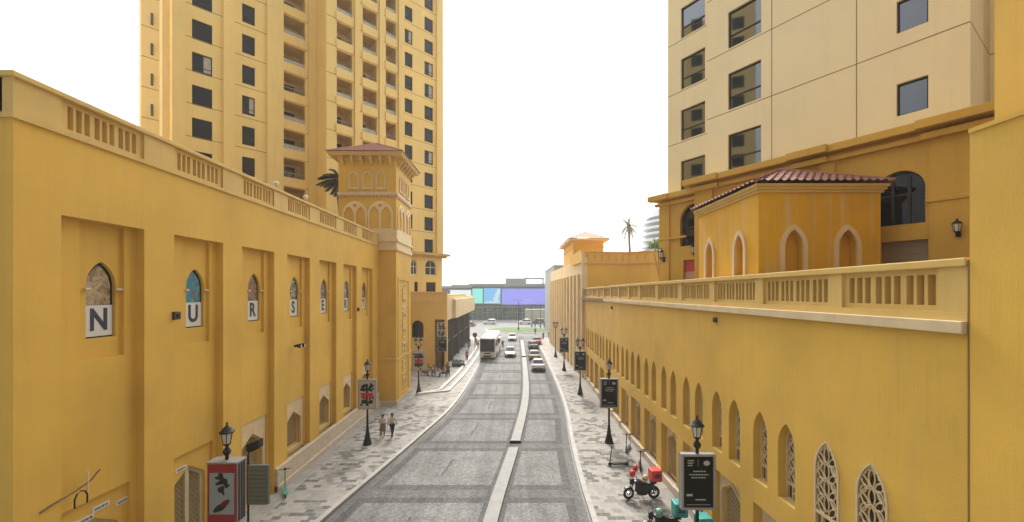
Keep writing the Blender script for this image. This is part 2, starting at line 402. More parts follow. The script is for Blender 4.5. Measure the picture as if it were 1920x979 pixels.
ys = []
y = -4.0
bands = [1.3+6.65*i for i in range(15)]
marks = sorted({-4.0, 99.0} | {b+d for b in bands for d in (-.95,-.42,.42,.95) if -4 < b+d < 99})
for a, b in zip(marks, marks[1:]):
    n = max(1, int((b-a)/1.2)); ys += [a+(b-a)*i/n for i in range(n)]
ys.append(99.0)
def rowtype(y):
    for b in bands:
        if abs(y-b) < .42: return 2
        if abs(y-b) < .95: return 1
    return 0
road = MB()
for a, b in zip(ys, ys[1:]):
    def cols(y):
        l, r, m = kl(y), kr(y), me_(y)
        return [l, l+.12, l+.5, l+1.0, m-.62, m-.34, m+.34, m+.58, r-1.02, r-.56, r-.1, r]
    ca, cb = cols(a), cols(b); rt = rowtype((a+b)/2)
    for i, base in enumerate([3,2,1,0,1,1,1,0,1,2,3]):
        mi = base
        if base == 0: mi = rt if rt != 2 else 2
        if base == 1 and rt == 2 and i not in (4,5,6): mi = 2
        road.cur = mi
        road.quad((ca[i],a,0),(ca[i+1],a,0),(cb[i+1],b,0),(cb[i],b,0))
struct(road.build('road', [SETT_L, SETT_D, SETT_M, CHANNEL]))

mk = MB()
for b in bands[2:13]:
    y0 = b+2.1; y1 = y0+2.3
    if y1 > 84: continue
    x0 = (kl(y0)+me_(y0))/2+.05; x1 = (kl(y1)+me_(y1))/2+.05
    mk.quad((x0-.07,y0,.004),(x0+.07,y0,.004),(x1+.07,y1,.004),(x1-.07,y1,.004))
struct(mk.build('road_marking', SETT_D))

def ribbon(name, line, y0, y1, off0, off1, z0, z1, mat, step=1.0):
    n = max(2, int((y1-y0)/step)); mb = MB(); rings = []
    for i in range(n+1):
        y = y0+(y1-y0)*i/n; c = line(y)
        rings.append([(c+off0,y,z0),(c+off1,y,z0),(c+off1,y,z1),(c+off0,y,z1)])
    mb.loft(rings); return struct(mb.build(name, mat))
ribbon('road_median', me_, -4, 27.35, -.33, .33, .0, .13, MEDIAN)
ribbon('road_median', me_, 28.55, 65.8, -.33, .33, .0, .13, MEDIAN)
ribbon('road_median', me_, 66.9, 90, -.33, .33, .0, .13, MEDIAN)
md = MB(); 
for yy in (28.5, 66.85): md.box(me_(yy)-.40, me_(yy)+.40, yy-.10, yy+.05, .0, .17)
struct(md.build('median_end_stone', IRON))
ribbon('kerb', kl, -4, 99, -.28, 0, -.02, .13, KERB)
ribbon('kerb', kr, -4, 99, 0, .28, -.02, .13, KERB)

def pavement(name, line, sgn, xo, y0, y1, mat, mat2):
    mb = MB(); n = int((y1-y0)/1.0)
    for i in range(n):
        a = y0+(y1-y0)*i/n; b = y0+(y1-y0)*(i+1)/n
        pa = line(a)+sgn*.28; pb = line(b)+sgn*.28
        wa = xo-sgn*1.15; 
        qa = xo-sgn*1.2; 
        if (pa-qa)*sgn > 0: qa = pa
        qb = xo-sgn*1.2
        if (pb-qb)*sgn > 0: qb = pb
        # cross strips of plain stone, in step with the dark bands of the road
        mb.cur = 1 if rowtype((a+b)/2) == 2 else 0
        mb.quad((pa,a,.1),(qa,a,.1),(qb,b,.1),(pb,b,.1))
        mb.cur = 1; mb.quad((qa,a,.1),(xo,a,.1),(xo,b,.1),(qb,b,.1))
    return struct(mb.build(name, [mat, mat2]))
pavement('pavement', kl, -1, -12.7, -4, 37.6, PAVE, PLAIN)
pavement('pavement', kr, 1, 8.8, -4, 52, PAVE, PLAIN)
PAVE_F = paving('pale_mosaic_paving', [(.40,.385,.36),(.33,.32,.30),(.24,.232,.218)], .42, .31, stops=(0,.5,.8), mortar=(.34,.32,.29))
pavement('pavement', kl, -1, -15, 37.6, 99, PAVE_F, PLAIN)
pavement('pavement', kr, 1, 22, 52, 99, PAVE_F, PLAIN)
# raised terrace edge beside the left kerb
te = MB()
for off in (0, .95):
    pts = [(-9.7,41.6-off*.2),(-6.75-off,43.0+off*.3),(-6.1-off,52),(-5.75-off,65),(-5.75-off,88)]
    for (xa,ya),(xb,yb) in zip(pts, pts[1:]):
        d = Vector((xb-xa,yb-ya,0)).normalized(); n_ = Vector((-d.y,d.x,0))*.17
        a = Vector((xa,ya,.1)); b = Vector((xb,yb,.1))
        vs = [a-n_,b-n_,b+n_,a+n_]; vs += [p+Vector((0,0,.16+.03*off)) for p in vs]
        te.add([tuple(p) for p in vs], [(3,2,1,0),(4,5,6,7),(0,1,5,4),(1,2,6,5),(2,3,7,6),(3,0,4,7)])
struct(te.build('terrace_kerb', M('white_kerb', (.58,.55,.50), .7, var=.1)))
# roundabout beyond
rb = MB(); rb.lathe([(9.6,-.055),(9.6,.10),(9.2,.13),(9.0,.13)], (1.8,115,0), 48); struct(rb.build('roundabout_kerb', KERB))
lw = MB(); lw.lathe([(8.95,.02),(8.95,.16),(5,.42),(1,.5),(.01,.5)], (1.8,115,0), 48); struct(lw.build('lawn', GRASS_M, smooth=True))
cr = MB(); cr.quad((-70,99,-.03),(60,99,-.03),(60,146,-.03),(-70,146,-.03)); struct(cr.build('cross_road', ASPH))

# ================================================================== shared facade pieces
def text_mesh(s, size, depth=.012, bold=.02, name='lettering', mat=None):
    c = bpy.data.curves.new('t', 'FONT'); c.body = s; c.size = size; c.extrude = depth/2; c.offset = bold*size; c.align_x = 'CENTER'; c.align_y = 'CENTER'
    c.resolution_u = 6
    o = bpy.data.objects.new('t', c); COL.objects.link(o)
    dg = bpy.context.evaluated_depsgraph_get(); me = bpy.data.meshes.new_from_object(o.evaluated_get(dg))
    bpy.data.objects.remove(o); bpy.data.curves.remove(c)
    for v in me.vertices: v.co = Vector((-v.co.x, v.co.z, v.co.y))
    bm = bmesh.new(); bm.from_mesh(me); bmesh.ops.recalc_face_normals(bm, faces=bm.faces); bm.to_mesh(me); bm.free()
    me.materials.clear(); me.materials.append(mat or INK); me.name = name; return me

def inside(p, poly):
    c = False; n = len(poly)
    for i in range(n):
        (x1,y1),(x2,y2) = poly[i], poly[(i+1)%n]
        if (y1 > p[1]) != (y2 > p[1]) and p[0] < (x2-x1)*(p[1]-y1)/(y2-y1)+x1: c = not c
    return c

def tracery_mesh(wd, v0, vs, va, r=.021):
    """pierced plaster screen: interlaced leaf shapes inside a pointed frame with a square panel at its foot"""
    mb = MB(); out_ = arch(0, wd, v0, vs, va); inn = inset(out_, .055, 0, v0+.05)
    mb.prism(out_, [inn], -.05, .03)
    vb = v0+.52; mb.box(-wd/2+.05, wd/2-.05, -.045, .025, vb-.05, vb+.03)
    for x in (-.17, .17): mb.box(x*wd-.02, x*wd+.02, -.04, .015, v0+.05, vb-.05)
    mb.box(-wd*.17, wd*.17, -.04, .015, v0+.25, v0+.29)
    hw = wd/2-.06; step = .44; k = 0; v = vb+.12
    def leaf(c, a, l, wd_):
        pts = []
        for i in range(13):
            t = i/12*2*math.pi; x = math.cos(t)*l/2; y = math.sin(t)*wd_/2*abs(math.sin(t))**.4
            pts.append((c[0]+x*math.cos(a)-y*math.sin(a), c[1]+x*math.sin(a)+y*math.cos(a)))
        return pts
    def draw(pts):
        run = []
        for p in pts:
            if inside(p, inn): run.append((p[0], 0, p[1]))
            else:
                if len(run) > 1: mb.path(run, r, 4)
                run = []
        if len(run) > 1: mb.path(run, r, 4)
    while v < va+.3:
        draw(leaf((0, v+.2), R(90), .40, .17))
        for s in (-1, 1):
            draw(leaf((s*hw*.52, v+.05), R(90-s*38), .34, .16))
            draw(leaf((s*hw*.62, v+.30), R(90+s*30), .26, .13))
            draw([(s*hw*t, v+.44-.42*t*t) for t in [i/8 for i in range(9)]])
        v += step
    return mb.mesh('tracery', TAN)

def lattice_mesh(poly, step=.14, r=.012, d=0):
    mb = MB(); u0 = min(p[0] for p in poly); u1 = max(p[0] for p in poly); v0 = min(p[1] for p in poly); v1 = max(p[1] for p in poly)
    n = int((u1-u0+v1-v0)/step)+2
    for s in (1, -1):
        for i in range(-n, n):
            run = []
            c = i*step; v = v0
            while v <= v1:
                u = (v-v0)*s*.8 + c + (u0+u1)/2
                if inside((u, v), poly): run.append((u, d, v))
                else:
                    if len(run) > 1: mb.path([run[0], run[-1]], r, 4)
                    run = []
                v += .05
            if len(run) > 1: mb.path([run[0], run[-1]], r, 4)
    return mb.mesh('lattice', LATTICE)

def balustrade(mb, fr_u0, fr_u1, v0, v1, groups, per, w0, w1, margin=.22):
    """pierced panel: groups of upright slots between thicker mullions"""
    gap = .13; gw = (fr_u1-fr_u0-2*margin-(groups-1)*gap)/groups; holes = []
    for k in range(groups):
        a = fr_u0+margin+k*(gw+gap); sw = gw/(per+(per-1)*.45); st = sw*1.45
        for j in range(per): holes.append((a+j*st, a+j*st+sw, v0+.12, v1-.12))
    mb.rects(fr_u0, fr_u1, v0, v1, holes, w0, w1, back=True)

# ================================================================== LEFT ARCADE BUILDING
XL = 12.4
FL = Frame((-XL,0), (0,1), (1,0))
bl = thing('arcade_building', 'long ochre building with tall stepped wall recesses, pierced parapet and lettered arched windows', 'building', (-XL, 11, 0))
L0, L1 = FL.u(25), 37.6
PER = 3.735; B0 = 11.15; BW = 2.52
bays = [(B0+PER*k, B0+PER*k+BW) for k in range(7)]
VT = 12.66; PB = 14.86; PT = 16.03
lw_ = MB(FL.M)
def inner(a): return (a+.74, a+2.10)
lw_.rects(L0, L1, -.06, PB, [(a, b, .0, VT) for a, b in bays], -.28, 0)
hs2 = []; 
for a, b in bays:
    i0, i1 = inner(a); hs2 += [(i0, i1, 8.5, VT-.02), (a+.06, b-.22, .0, 4.28)]
lw_.rects(L0, L1, -.06, PB, hs2, -.39, -.28, sides=False)
arches = []
for a, b in bays:
    i0, i1 = inner(a); c = i0+.73; arches.append(c)
ups = [arch(c, .92, 9.12, 10.74, 11.48) for c in arches]
dl = [((a+.06+b-.22)/2) for a, b in bays]
lws = [tudor(c, 1.66, (.12 if k < 3 else 1.55), 3.0, 3.68) for k, c in enumerate(dl)]
lw_.prism(rect(L0, L1, -.06, PB), ups+lws, -.95, -.39, back=False, sides=False)
# far body behind the street wall, its return towards the bridge, and the roof deck
lw_.box(L0, L1, -30, -1.1, -.06, 14.4)
lw_.quad((L0,-1.1,-.06),(L0,-.28,-.06),(L0,-.28,PB),(L0,-1.1,PB))
lw_.box(L0-.004, L0+.3, -30, -.95, 14.3, PB)
lw_.build('wall', OCHRE, bl)
mo = MB(FL.M)      # moulding under the parapet
mo.box(L0-.07, L1, -.3, .07, PB, PB+.13); mo.box(L0-.07, L0+.3, -30, -.3, PB, PB+.13)
mo.build('moulding', TRIM, bl)
pp = MB(FL.M)
edges = [L0+.02] + [x for a, b in bays for x in (a, b)] + [L1]
lo_, hi_ = PB+.13, PT-.15
for a, b in bays: balustrade(pp, a, b, lo_, hi_, 3, 3, -.42, -.07)
prev = L0
for a, b in bays:
    pp.box(prev, a, -.44, 0, lo_, hi_); prev = b
pp.box(prev, L1, -.28, 0, lo_, hi_)
pp.box(L0, L0+.28, -1.6, -.28, lo_, hi_)
k = -1.6
pf = Frame(FL.pt(L0+.02, 0, 0), (-1, 0), (0, -1)); q = MB(pf.M)
for i in range(5): balustrade(q, 1.6+3.6*i, 4.2+3.6*i, lo_, hi_, 3, 3, -.22, -.06); q.box(4.2+3.6*i, 5.2+3.6*i, -.26, .0, lo_, hi_)
pp.v += q.v[:0]; b_ = len(pp.v); pp.v += q.v; pp.f += [[b_+i for i in f] for f in q.f]; pp.mi += q.mi
pp.build('parapet', TRIM, bl)
cp = MB(FL.M); cp.box(L0-.08, L1, -.36, .08, hi_, PT); cp.box(L0-.08, L0+.36, -30, -.36, hi_, PT)
cp.build('coping', TRIM, bl, bevel=.025)
# plinth, stone, leaving the door recesses free
pl = MB(FL.M); prev = L0
for k, (a, b) in enumerate(bays):
    if k < 3:
        pl.box(prev, a-.02, -.1, .16, -.05, 1.32); pl.build('plinth', STONE, bl, bevel=.02); pl = MB(FL.M); prev = b+.02
pl.box(prev, L1, -.1, .16, -.05, 1.32); pl.box(prev, L1, -.1, .24, -.05, .42)
pl.build('plinth', STONE, bl, bevel=.02)
# small horizontal bars across the arch springing, the stone lower surrounds, the windows
for k, (a, b) in enumerate(bays):
    c = arches[k]
    f_ = MB(); out_ = arch(0, .92, 9.12, 10.74, 11.48); f_.prism(out_, [inset(out_, .05, 0, 9.19)], -.24, -.14)
    win = f_.build('window', FRAME_D, None)
    win.parent = bl; win.location = FL.pt(c, -.36, 0)-root_loc(bl); win.rotation_euler = (0,0,FL.rot)
    pn = MB(); pn.prism(inset(arch(0,.92,9.12,10.74,11.48), .045, 0, 9.18), (), -.23, -.2); inst('pane', pn.mesh('pane', GLASS_N), win)
    for s in (-1, 1):
        br = MB(FL.M); br.tube((c+s*.42-(.12 if s<0 else .03), -.33, 10.62), (c+s*.42+(.03 if s<0 else .2), -.33, 10.62), .045, n=8)
        br.build('spring_bar', CREAM, bl)
    c = dl[k]; v0 = .12 if k < 3 else 1.55
    if k >= 2:
        sf = MB(FL.M); sf.prism(rect(a+.07, b-.23, (.12 if k < 3 else 1.33), 4.27), [tudor(c, 1.66, v0, 3.0, 3.68)], -.39, -.33, back=False)
        o1 = tudor(c, 1.78, v0, 3.0, 3.76); sf.prism(o1, [tudor(c, 1.62, v0+.02, 2.98, 3.65)], -.34, -.28, back=False); sf.build('arch_surround', SURR, bl)
    poly = tudor(0, 1.66, v0, 3.0, 3.68)
    if k < 2:
        dr = MB(); ff = inset(poly, .13, 0, v0+.02)
        dr.prism(poly, [[(x, y) for x, y in inset(poly, .13, 0, v0+.2)]], -.62, -.5); dr.box(-.09, .09, -.61, -.485, v0+.1, 3.6)
        door = dr.build('door', M('cream_door_frame', (.56,.48,.30), .55, var=.08) if k == 0 else bpy.data.materials['cream_door_frame'], None)
        door.parent = bl; door.location = FL.pt(c, 0, 0)-root_loc(bl); door.rotation_euler = (0,0,FL.rot)
        pb_ = MB(); pb_.prism(poly, (), -.64, -.60); inst('panel', pb_.mesh('panel', LATBACK), door)
        inst('lattice', lattice_mesh(inset(poly, .13, 0, v0+.2), .17, .016, -.56), door)
        hd = MB()
        for s in (-1, 1): hd.tube((s*.05, -.46, 1.0), (s*.05, -.46, 1.35), .02); hd.tube((s*.05,-.5,1.0),(s*.05,-.45,1.0),.015); hd.tube((s*.05,-.5,1.35),(s*.05,-.45,1.35),.015)
        inst('handle', hd.mesh('handle', CHROME), door)
    else:
        if k == 2:
            fr_ = MB(); fr_.prism(poly, [inset(poly, .07, 0, v0+.07)], -.62, -.5); wmesh = None
        fr_ = MB(); fr_.prism(poly, [inset(poly, .07, 0, v0+.07)], -.62, -.5)
        wn = fr_.build('lower_window', TRIM, None); wn.parent = bl; wn.location = FL.pt(c, 0, 0)-root_loc(bl); wn.rotation_euler = (0,0,FL.rot)
        pb_ = MB(); pb_.prism(poly, (), -.64, -.60); inst('panel', pb_.mesh('panel', LATBACK), wn)
        inst('lattice', lattice_mesh(inset(poly, .07, 0, v0+.07), .15, .014, -.57), wn)
# letter panels and printed pictures in the seven arched windows
words = 'NURSERY'; ordn = ['first','second','third','fourth','fifth','sixth','last']
arts = [('art_beige', [(.10,.07,.04),(.30,.21,.11),(.46,.36,.22),(.16,.11,.06)], 'beige carved-looking picture of curling shapes'),
        ('art_teal', [(.30,.03,.02),(.02,.17,.25),(.03,.25,.33),(.38,.22,.10)], 'teal and red picture'),
        ('art_brown', [(.38,.28,.2),(.12,.05,.03),(.32,.22,.15),(.06,.05,.05)], 'brown and cream picture'),
        ('art_green', [(.02,.03,.03),(.08,.16,.14),(.4,.36,.3),(.25,.06,.04)], 'dark green picture'),
        ('art_grey', [(.02,.02,.02),(.3,.28,.25),(.06,.08,.12),(.2,.1,.05)], 'grey and black picture'),
        ('art_blue', [(.02,.02,.03),(.06,.12,.2),(.4,.37,.32),(.1,.08,.06)], 'blue grey picture'),
        ('art_red', [(.25,.04,.03),(.03,.02,.02),(.35,.25,.16),(.2,.05,.04)], 'dark red picture')]
for k, c in enumerate(arches):
    p = MB(); p.box(-.43, .43, -.02, .03, 0, .96)
    o = p.build('letter_panel', WHITE, None); tag(o, f'white panel with dark letter {words[k]} in the {ordn[k]} arched window of the left building' if words[k] != 'R' else f'white panel with dark letter R in the {ordn[k]} arched window of the left building', 'sign', 'letter panels in the arched windows')
    o.location = FL.pt(c, -.50, 9.17); o.rotation_euler = (0,0,FL.rot)
    t = inst('letter', text_mesh(words[k], .94, .014, .026, 'letter'), o, (0, .036, .485)); t.scale = (.80, 1, 1)
    ap = MB(); A_ = [(x, y-10.14) for x, y in inset(arch(0,.92,9.12,10.74,11.48), .06, 0, 10.14)]
    u_ = [(x, y) for x, y in arch(0, .75, 0, .55, 1.24)]
    ap.prism(u_, (), -.02, .02)
    a_ = arts[k]; o2 = ap.build('window_picture', art(a_[0], a_[1], 3.4), None)
    tag(o2, f'{a_[2]} filling the arch above the letter {words[k]}', 'picture', 'pictures in the arched windows')
    o2.location = FL.pt(c, -.51, 10.14); o2.rotation_euler = (0,0,FL.rot)

# things fixed to the left wall
def wall_box(label, fr, u, v, s=.15):
    t = thing('wall_speaker', label, 'wall fitting', fr.pt(u, 0, v), 'square fittings on the street walls', fr.rot)
    m = MB(); m.box(-s, s, 0, .04, -s, s); m.box(-s*.86, s*.86, .04, .10, -s*.86, s*.86); inst('housing', m.mesh('housing', bpy.data.materials.get('brown_box') or M('brown_box', (.07,.045,.028), .5)), t)
    g_ = MB(); g_.lathe([(s*.55,0),(s*.55,.02),(s*.3,.03),(.01,.01)], (0,0,0), 14); 
    for i, p in enumerate(g_.v): g_.v[i] = Vector((p.x, .102+p.z, p.y))
    inst('grille', g_.mesh('grille', BLACK), t); return t
uu = FL.u(329)
wall_box('dark square wall fitting on the ochre pier between the N and U windows', FL, uu, zpx(592, uu))
uu = FL.u(671); wall_box('small dark square fitting beside the sixth arched window', FL, uu, zpx(580, uu), .15)
uu = FL.u(556); t = thing('spotlight_pair', 'pair of dark spotlights on the wall under the fourth arched window', 'lights', FL.pt(uu, 0, zpx(648, uu)), None, FL.rot)
m = MB(); m.box(-.3,.3,0,.08,-.06,.06); inst('bracket', m.mesh('bracket', BLACK), t)
for s in (-.2,.2):
    m = MB(); m.tube((s,.06,.02),(s-.06,.34,-.02),.07,.12,12); inst('spotlight', m.mesh('spotlight', BLACK, smooth=True), t)
    m = MB(); m.tube((s-.06,.34,-.02),(s-.062,.352,-.022),.10,.10,12); inst('lens', m.mesh('lens', LAMPGLASS), t)
# cable, little arched conduit and small plates low on the nearest bay
cb = MB(); P = [(75,962),(100,945),(125,931),(140,922),(150,915),(160,908),(172,899),(182,886),(188,880)]
cb.path([FL.pt(FL.u(px,.03), .03, zpx(py, FL.u(px,.03))) for px, py in P], .022, 6)
tag(cb.build('cable', M('brown_cable', (.10,.055,.03), .6)), 'dark cable running slantwise up the wall of the nearest bay', 'cable')
cb = MB(); uu = FL.u(148); vv = zpx(948, uu); cb.path([FL.pt(uu+x, .06, vv+y) for x, y in [(-.17,0),(-.17,.25),(-.1,.38),(0,.42),(.1,.38),(.17,.25),(.17,0)]], .02, 6)
tag(cb.build('conduit', IRON), 'small dark arched conduit on the wall above the nearest door', 'conduit')
ca = MB(FL.M); uu = FL.u(163); ca.box(uu-.02, uu+.02, .004, .04, zpx(925,uu), zpx(884,uu)); tag(ca.build('conduit', CREAM), 'short pale upright conduit beside the dark arched conduit', 'conduit')
for (px, py, lab) in [(188,950,'white number plate above the left edge of the nearest door'),(231,938,'white number plate above the right edge of the nearest door'),(338,880,'white number plate beside the second cream door'),(158,975,'white number plate lowest beside the nearest door')]:
    uu = FL.u(px, -.39); o = thing('address_plate', lab, 'plate', FL.pt(uu, -.39, zpx(py, uu)), 'white number plates on the left wall', FL.rot)
    m = MB(); m.box(-.26,.26,0,.03,-.075,.075); inst('plate', m.mesh('plate', WHITE), o)
    m = MB(); x = -.2
    while x < .2:
        l_ = random.uniform(.025,.06); m.box(x, x+l_, .03, .034, -.035, .035); x += l_+.025
    inst('lettering', m.mesh('lettering', INK), o)
for k in range(2):
    px, py = [(573,372),(518,344)][k]
    uu = FL.u(px, -.15); o = thing('globe_lamp', ['white globe lamp on the parapet nearer the corner tower','white globe lamp on the middle of the parapet'][k], 'lamp', FL.pt(uu, -.15, PT), 'globe lamps on the left parapet')
    m = MB(); m.lathe([(.09,0),(.09,.05),(.03,.07),(.03,.16)], (0,0,0), 10); inst('base', m.mesh('base', TRIM), o)
    m = MB(); m.ball((0,0,.3), .15); inst('globe', m.mesh('globe', LAMPGLASS, smooth=True), o)
# ================================================================== tiled roofs
def tiled(mb, e0, e1, r0, r1, pitch=.28, course=.40, amp=.05):
    e0, e1, r0, r1 = map(Vector, (e0, e1, r0, r1)); W = (e1-e0).length; d = (e1-e0)/W
    s0 = (r0-e0).dot(d); s1 = (r1-e0).dot(d); up = (r0-e0)-d*s0; Ls = up.length; up /= Ls; nn = d.cross(up).normalized()
    if nn.z < 0: nn = -nn
    nu = max(4, int(W/pitch))*6; nc = max(2, round(Ls/course)); rows = []
    for k in range(nc): rows += [(k/nc, 0.), ((k+.999)/nc, 1.)]
    vs = []; fs = []
    for t, fr in rows:
        a, b = s0*t, W+(s1-W)*t
        for i in range(nu+1):
            s_ = min(max(W*i/nu, a), b); ph = s_/pitch*2*math.pi
            h = amp*(.55+.45*math.cos(ph))*(1 if math.cos(ph) > 0 else .7) + .04*(1-fr)
            p = e0+d*s_+up*(t*Ls)+nn*h; vs.append(tuple(p))
    for r in range(len(rows)-1):
        for i in range(nu):
            a = r*(nu+1)+i; fs.append((a, a+1, a+nu+2, a+nu+1))
    mb.add(vs, fs)
def hip_roof(parent, x0, x1, y0, y1, z, zr, mat, pitch=.28, amp=.05, ridge_r=.09):
    """hip roof over a rectangle; the ridge runs along the longer side"""
    mb = MB(); wx, wy = x1-x0, y1-y0
    if wx > wy: ra = Vector((x0+wy/2, (y0+y1)/2, zr)); rb_ = Vector((x1-wy/2, (y0+y1)/2, zr))
    else: ra = Vector(((x0+x1)/2, y0+wx/2, zr)); rb_ = Vector(((x0+x1)/2, y1-wx/2, zr))
    A,B,C,D = Vector((x0,y0,z)),Vector((x1,y0,z)),Vector((x1,y1,z)),Vector((x0,y1,z))
    if wx > wy:
        F_ = [(A,B,ra,rb_),(B,C,rb_,rb_),(C,D,rb_,ra),(D,A,ra,ra)]; hips = [(A,ra),(B,rb_),(C,rb_),(D,ra)]
    else:
        F_ = [(A,B,ra,ra),(B,C,ra,rb_),(C,D,rb_,rb_),(D,A,rb_,ra)]; hips = [(A,ra),(B,ra),(C,rb_),(D,rb_)]
    for f in F_: tiled(mb, *f, pitch=pitch, amp=amp)
    o = mb.build('roof', mat, parent, smooth=True)
    hp = MB()
    for a, b in hips+([(ra, rb_)] if (rb_-ra).length > .1 else []):
        n = max(2, int((b-a).length/.38))
        for i in range(n):
            p = a.lerp(b, i/n); q = a.lerp(b, (i+1.12)/n); u_ = Vector((0,0,.06)); hp.tube(p+u_, q+u_, ridge_r, ridge_r*.8, 8)
    hp.build('hip_tiles', mat, o, smooth=True); return o
def frame_arch(mb, c, wd, v0, vs, va, t, w0, w1, closed=True):
    o_ = arch(c, wd, v0, vs, va); mb.prism(o_, [inset(o_, t, c, v0+(t if closed else .001))], w0, w1, back=False)

# ================================================================== LEFT CORNER TOWER
PX0, PX1, PY0, PY1 = -16.1, -10.75, 37.6, 43.0
tw = thing('corner_tower', 'square ochre corner tower with tiled hip roof, blind arches and deep bracketed eaves', 'tower', (-13.5, 40, 0))
FPf = Frame((PX0, PY0), (1, 0), (0, -1)); FPs = Frame((PX1, PY0), (0, 1), (1, 0)); WF = PX1-PX0; WS = PY1-PY0
m = MB(); m.box(PX0, PX1, PY0, PY1, -.06, 23.0); m.build('wall', OCHRE, tw)
PALE = M('pale_arch_plaster', (.71,.55,.30), .7, var=.06); ROSY = M('rosy_trim', (.52,.33,.22), .75)
for F_, W_ in ((FPf, WF), (FPs, WS)):
    a = MB(F_.M); k = MB(F_.M); s_ = MB(F_.M)
    # three small blind arches
    for i in range(3):
        c = W_*(.27+.235*i); frame_arch(a, c, .92, 20.2, 21.25, 21.8, .12, 0, .09); a.box(c-.5, c+.5, 0, .12, 20.12, 20.2)
    # scalloped frieze
    a.box(-.06, W_+.06, 0, .14, 19.62, 19.85); n = 16
    for i in range(n):
        c = W_*(i+.5)/n; s_.prism([(c-.15,19.62),(c+.15,19.62)]+[(c+.15*math.cos(R(t)), 19.60-.2*math.sin(R(t))) for t in range(0,181,30)], (), 0, .12, back=False)
    # pairs of pointed arches inside a larger arch
    for i in range(2):
        c = W_*(.29+.44*i); bw = W_*.43
        o_ = arch(c, bw, 16.4, 17.85, 19.05); q = bw/4
        hl = [inset(arch(c-q+.03, bw/2-.1, 16.5, 17.75, 18.6), .07, c-q+.03, 16.5), inset(arch(c+q-.03, bw/2-.1, 16.5, 17.75, 18.6), .07, c+q-.03, 16.5)]
        hl.append([(c-.22,18.66),(c,18.42),(c+.22,18.66),(c,18.78)])
        k.prism(o_, hl, 0, .11, back=False)
    k.box(-.08, W_+.08, 0, .10, 15.55, 16.4); k.box(-.12, W_+.12, 0, .2, 15.3, 15.55); k.box(-.06, W_+.06, 0, .07, 14.75, 15.3); k.box(-.1, W_+.1, 0, .15, 14.5, 14.75)
    sc2 = MB(F_.M); sc2.box(-.05, W_+.05, 0, .08, 4.3, 4.45); sc2.build('string_course', TRIM, tw)
    a.build('blind_arches', SURR, tw); k.build('arch_screen', PALE, tw); s_.build('scallop_frieze', ROSY, tw)
ev = MB(); ev.box(PX0-.75, PX1+.75, PY0-.75, PY1+.75, 23.28, 23.42); ev.box(PX0-.67, PX1+.67, PY0-.67, PY1+.67, 23.12, 23.28); ev.box(PX0-.1, PX1+.1, PY0-.1, PY1+.1, 22.9, 23.12); ev.build('eaves', TRIM, tw)
for F_, W_ in ((FPf, WF), (FPs, WS)):
    for i in range(6):
        c = W_*(.09+.164*i); b = MB(F_.M)
        prof = [(0,22.35),(.16,22.4),(.3,22.62),(.46,22.72),(.55,22.95),(.55,23.1),(0,23.1)]
        vs = [(c-.1,w_,v_) for w_,v_ in prof]+[(c+.1,w_,v_) for w_,v_ in prof]; n = len(prof)
        b.add(vs, [tuple(range(n)), tuple(range(n,2*n))[::-1]]+[(j,(j+1)%n,(j+1)%n+n,j+n) for j in range(n)])
        b.build('bracket', TRIM, tw)
hip_roof(tw, PX0-.8, PX1+.8, PY0-.8, PY1+.8, 23.42, 25.3, TILE_P, .3)
# carved upright band on the street side
a = MB(FPs.M); a.rects(.5, WS-.9, .55, 12.0, [(.75, WS-1.15, .8, 11.75)], 0, .07); a.build('band_frame', OCHRE, tw)
a = MB(FPs.M); v = 1.1; c = (.5+WS-.9)/2
while v < 11.3:
    k = random.random()
    if k < .35: a.path([(c+.42*math.cos(R(t)), .06, v+.22+.2*math.sin(R(t))) for t in range(-40, 260, 30)], .055, 5)
    elif k < .6: a.box(c-.45, c+.45, .0, .10, v+.05, v+.16); a.box(c-.45, c-.33, 0, .1, v+.16, v+.4)
    elif k < .8: a.path([(c-.45,.06,v), (c+.1,.06,v+.1), (c+.42,.06,v+.3)], .06, 5); a.box(c+.3,c+.45,0,.1,v,v+.1)
    else: a.path([(c-.5,.06,v+.1), (c,.06,v+.35), (c+.55,.06,v+.12)], .055, 5)
    v += .5
a.build('carved_band', CREAM, tw)
m = MB(); m.box(PX0, PX1+.12, PY0-.12, PY1, -.05, .5); m.build('plinth', STONE, tw)

# ================================================================== TALL APARTMENT TOWER, LEFT
def window_meshes(wd, ht, depth=.22, mull=1, transom=0.0):
    f = MB(); t = .055
    f.box(-wd/2, wd/2, -depth, -depth+.07, 0, t); f.box(-wd/2, wd/2, -depth, -depth+.07, ht-t, ht)
    f.box(-wd/2, -wd/2+t, -depth, -depth+.07, t, ht-t); f.box(wd/2-t, wd/2, -depth, -depth+.07, t, ht-t)
    if mull == 2: f.box(-t/2, t/2, -depth, -depth+.06, t, ht-t)
    if transom: f.box(-wd/2+t, wd/2-t, -depth, -depth+.06, transom*ht, transom*ht+t)
    return f.mesh('window', FRAME_D), wd, ht, depth
def pane_mesh(wd, ht, depth, mat):
    p = MB(); p.box(-wd/2+.04, wd/2-.04, -depth-.03, -depth+.012, .04, ht-.04); return p.mesh('pane', mat)
CURT = M('net_curtain', (.45,.43,.40), .9, var=.15, scale=3)
def put_window(parent, wm, pm, fr, u, w, v, curtain=None):
    o = inst_on('window', wm[0], parent, fr, u, w, v); inst('pane', pm, o)
    if curtain: inst('blind', curtain, o)
    return o
FT = Frame((-31.9,38.4), (.70,.714), (.714,-.70))
at_ = thing('apartment_tower', 'tall sand coloured apartment tower with stacked balconies behind the left building', 'tower', tuple(FT.pt(12,0,0)))
rowz = [16.45+3.2*k for k in range(14)]; TOP = 60
uB0 = FT.u(612, 3.2); uB1 = FT.u(756, 3.2); uE = FT.u(829); BP = 3.2
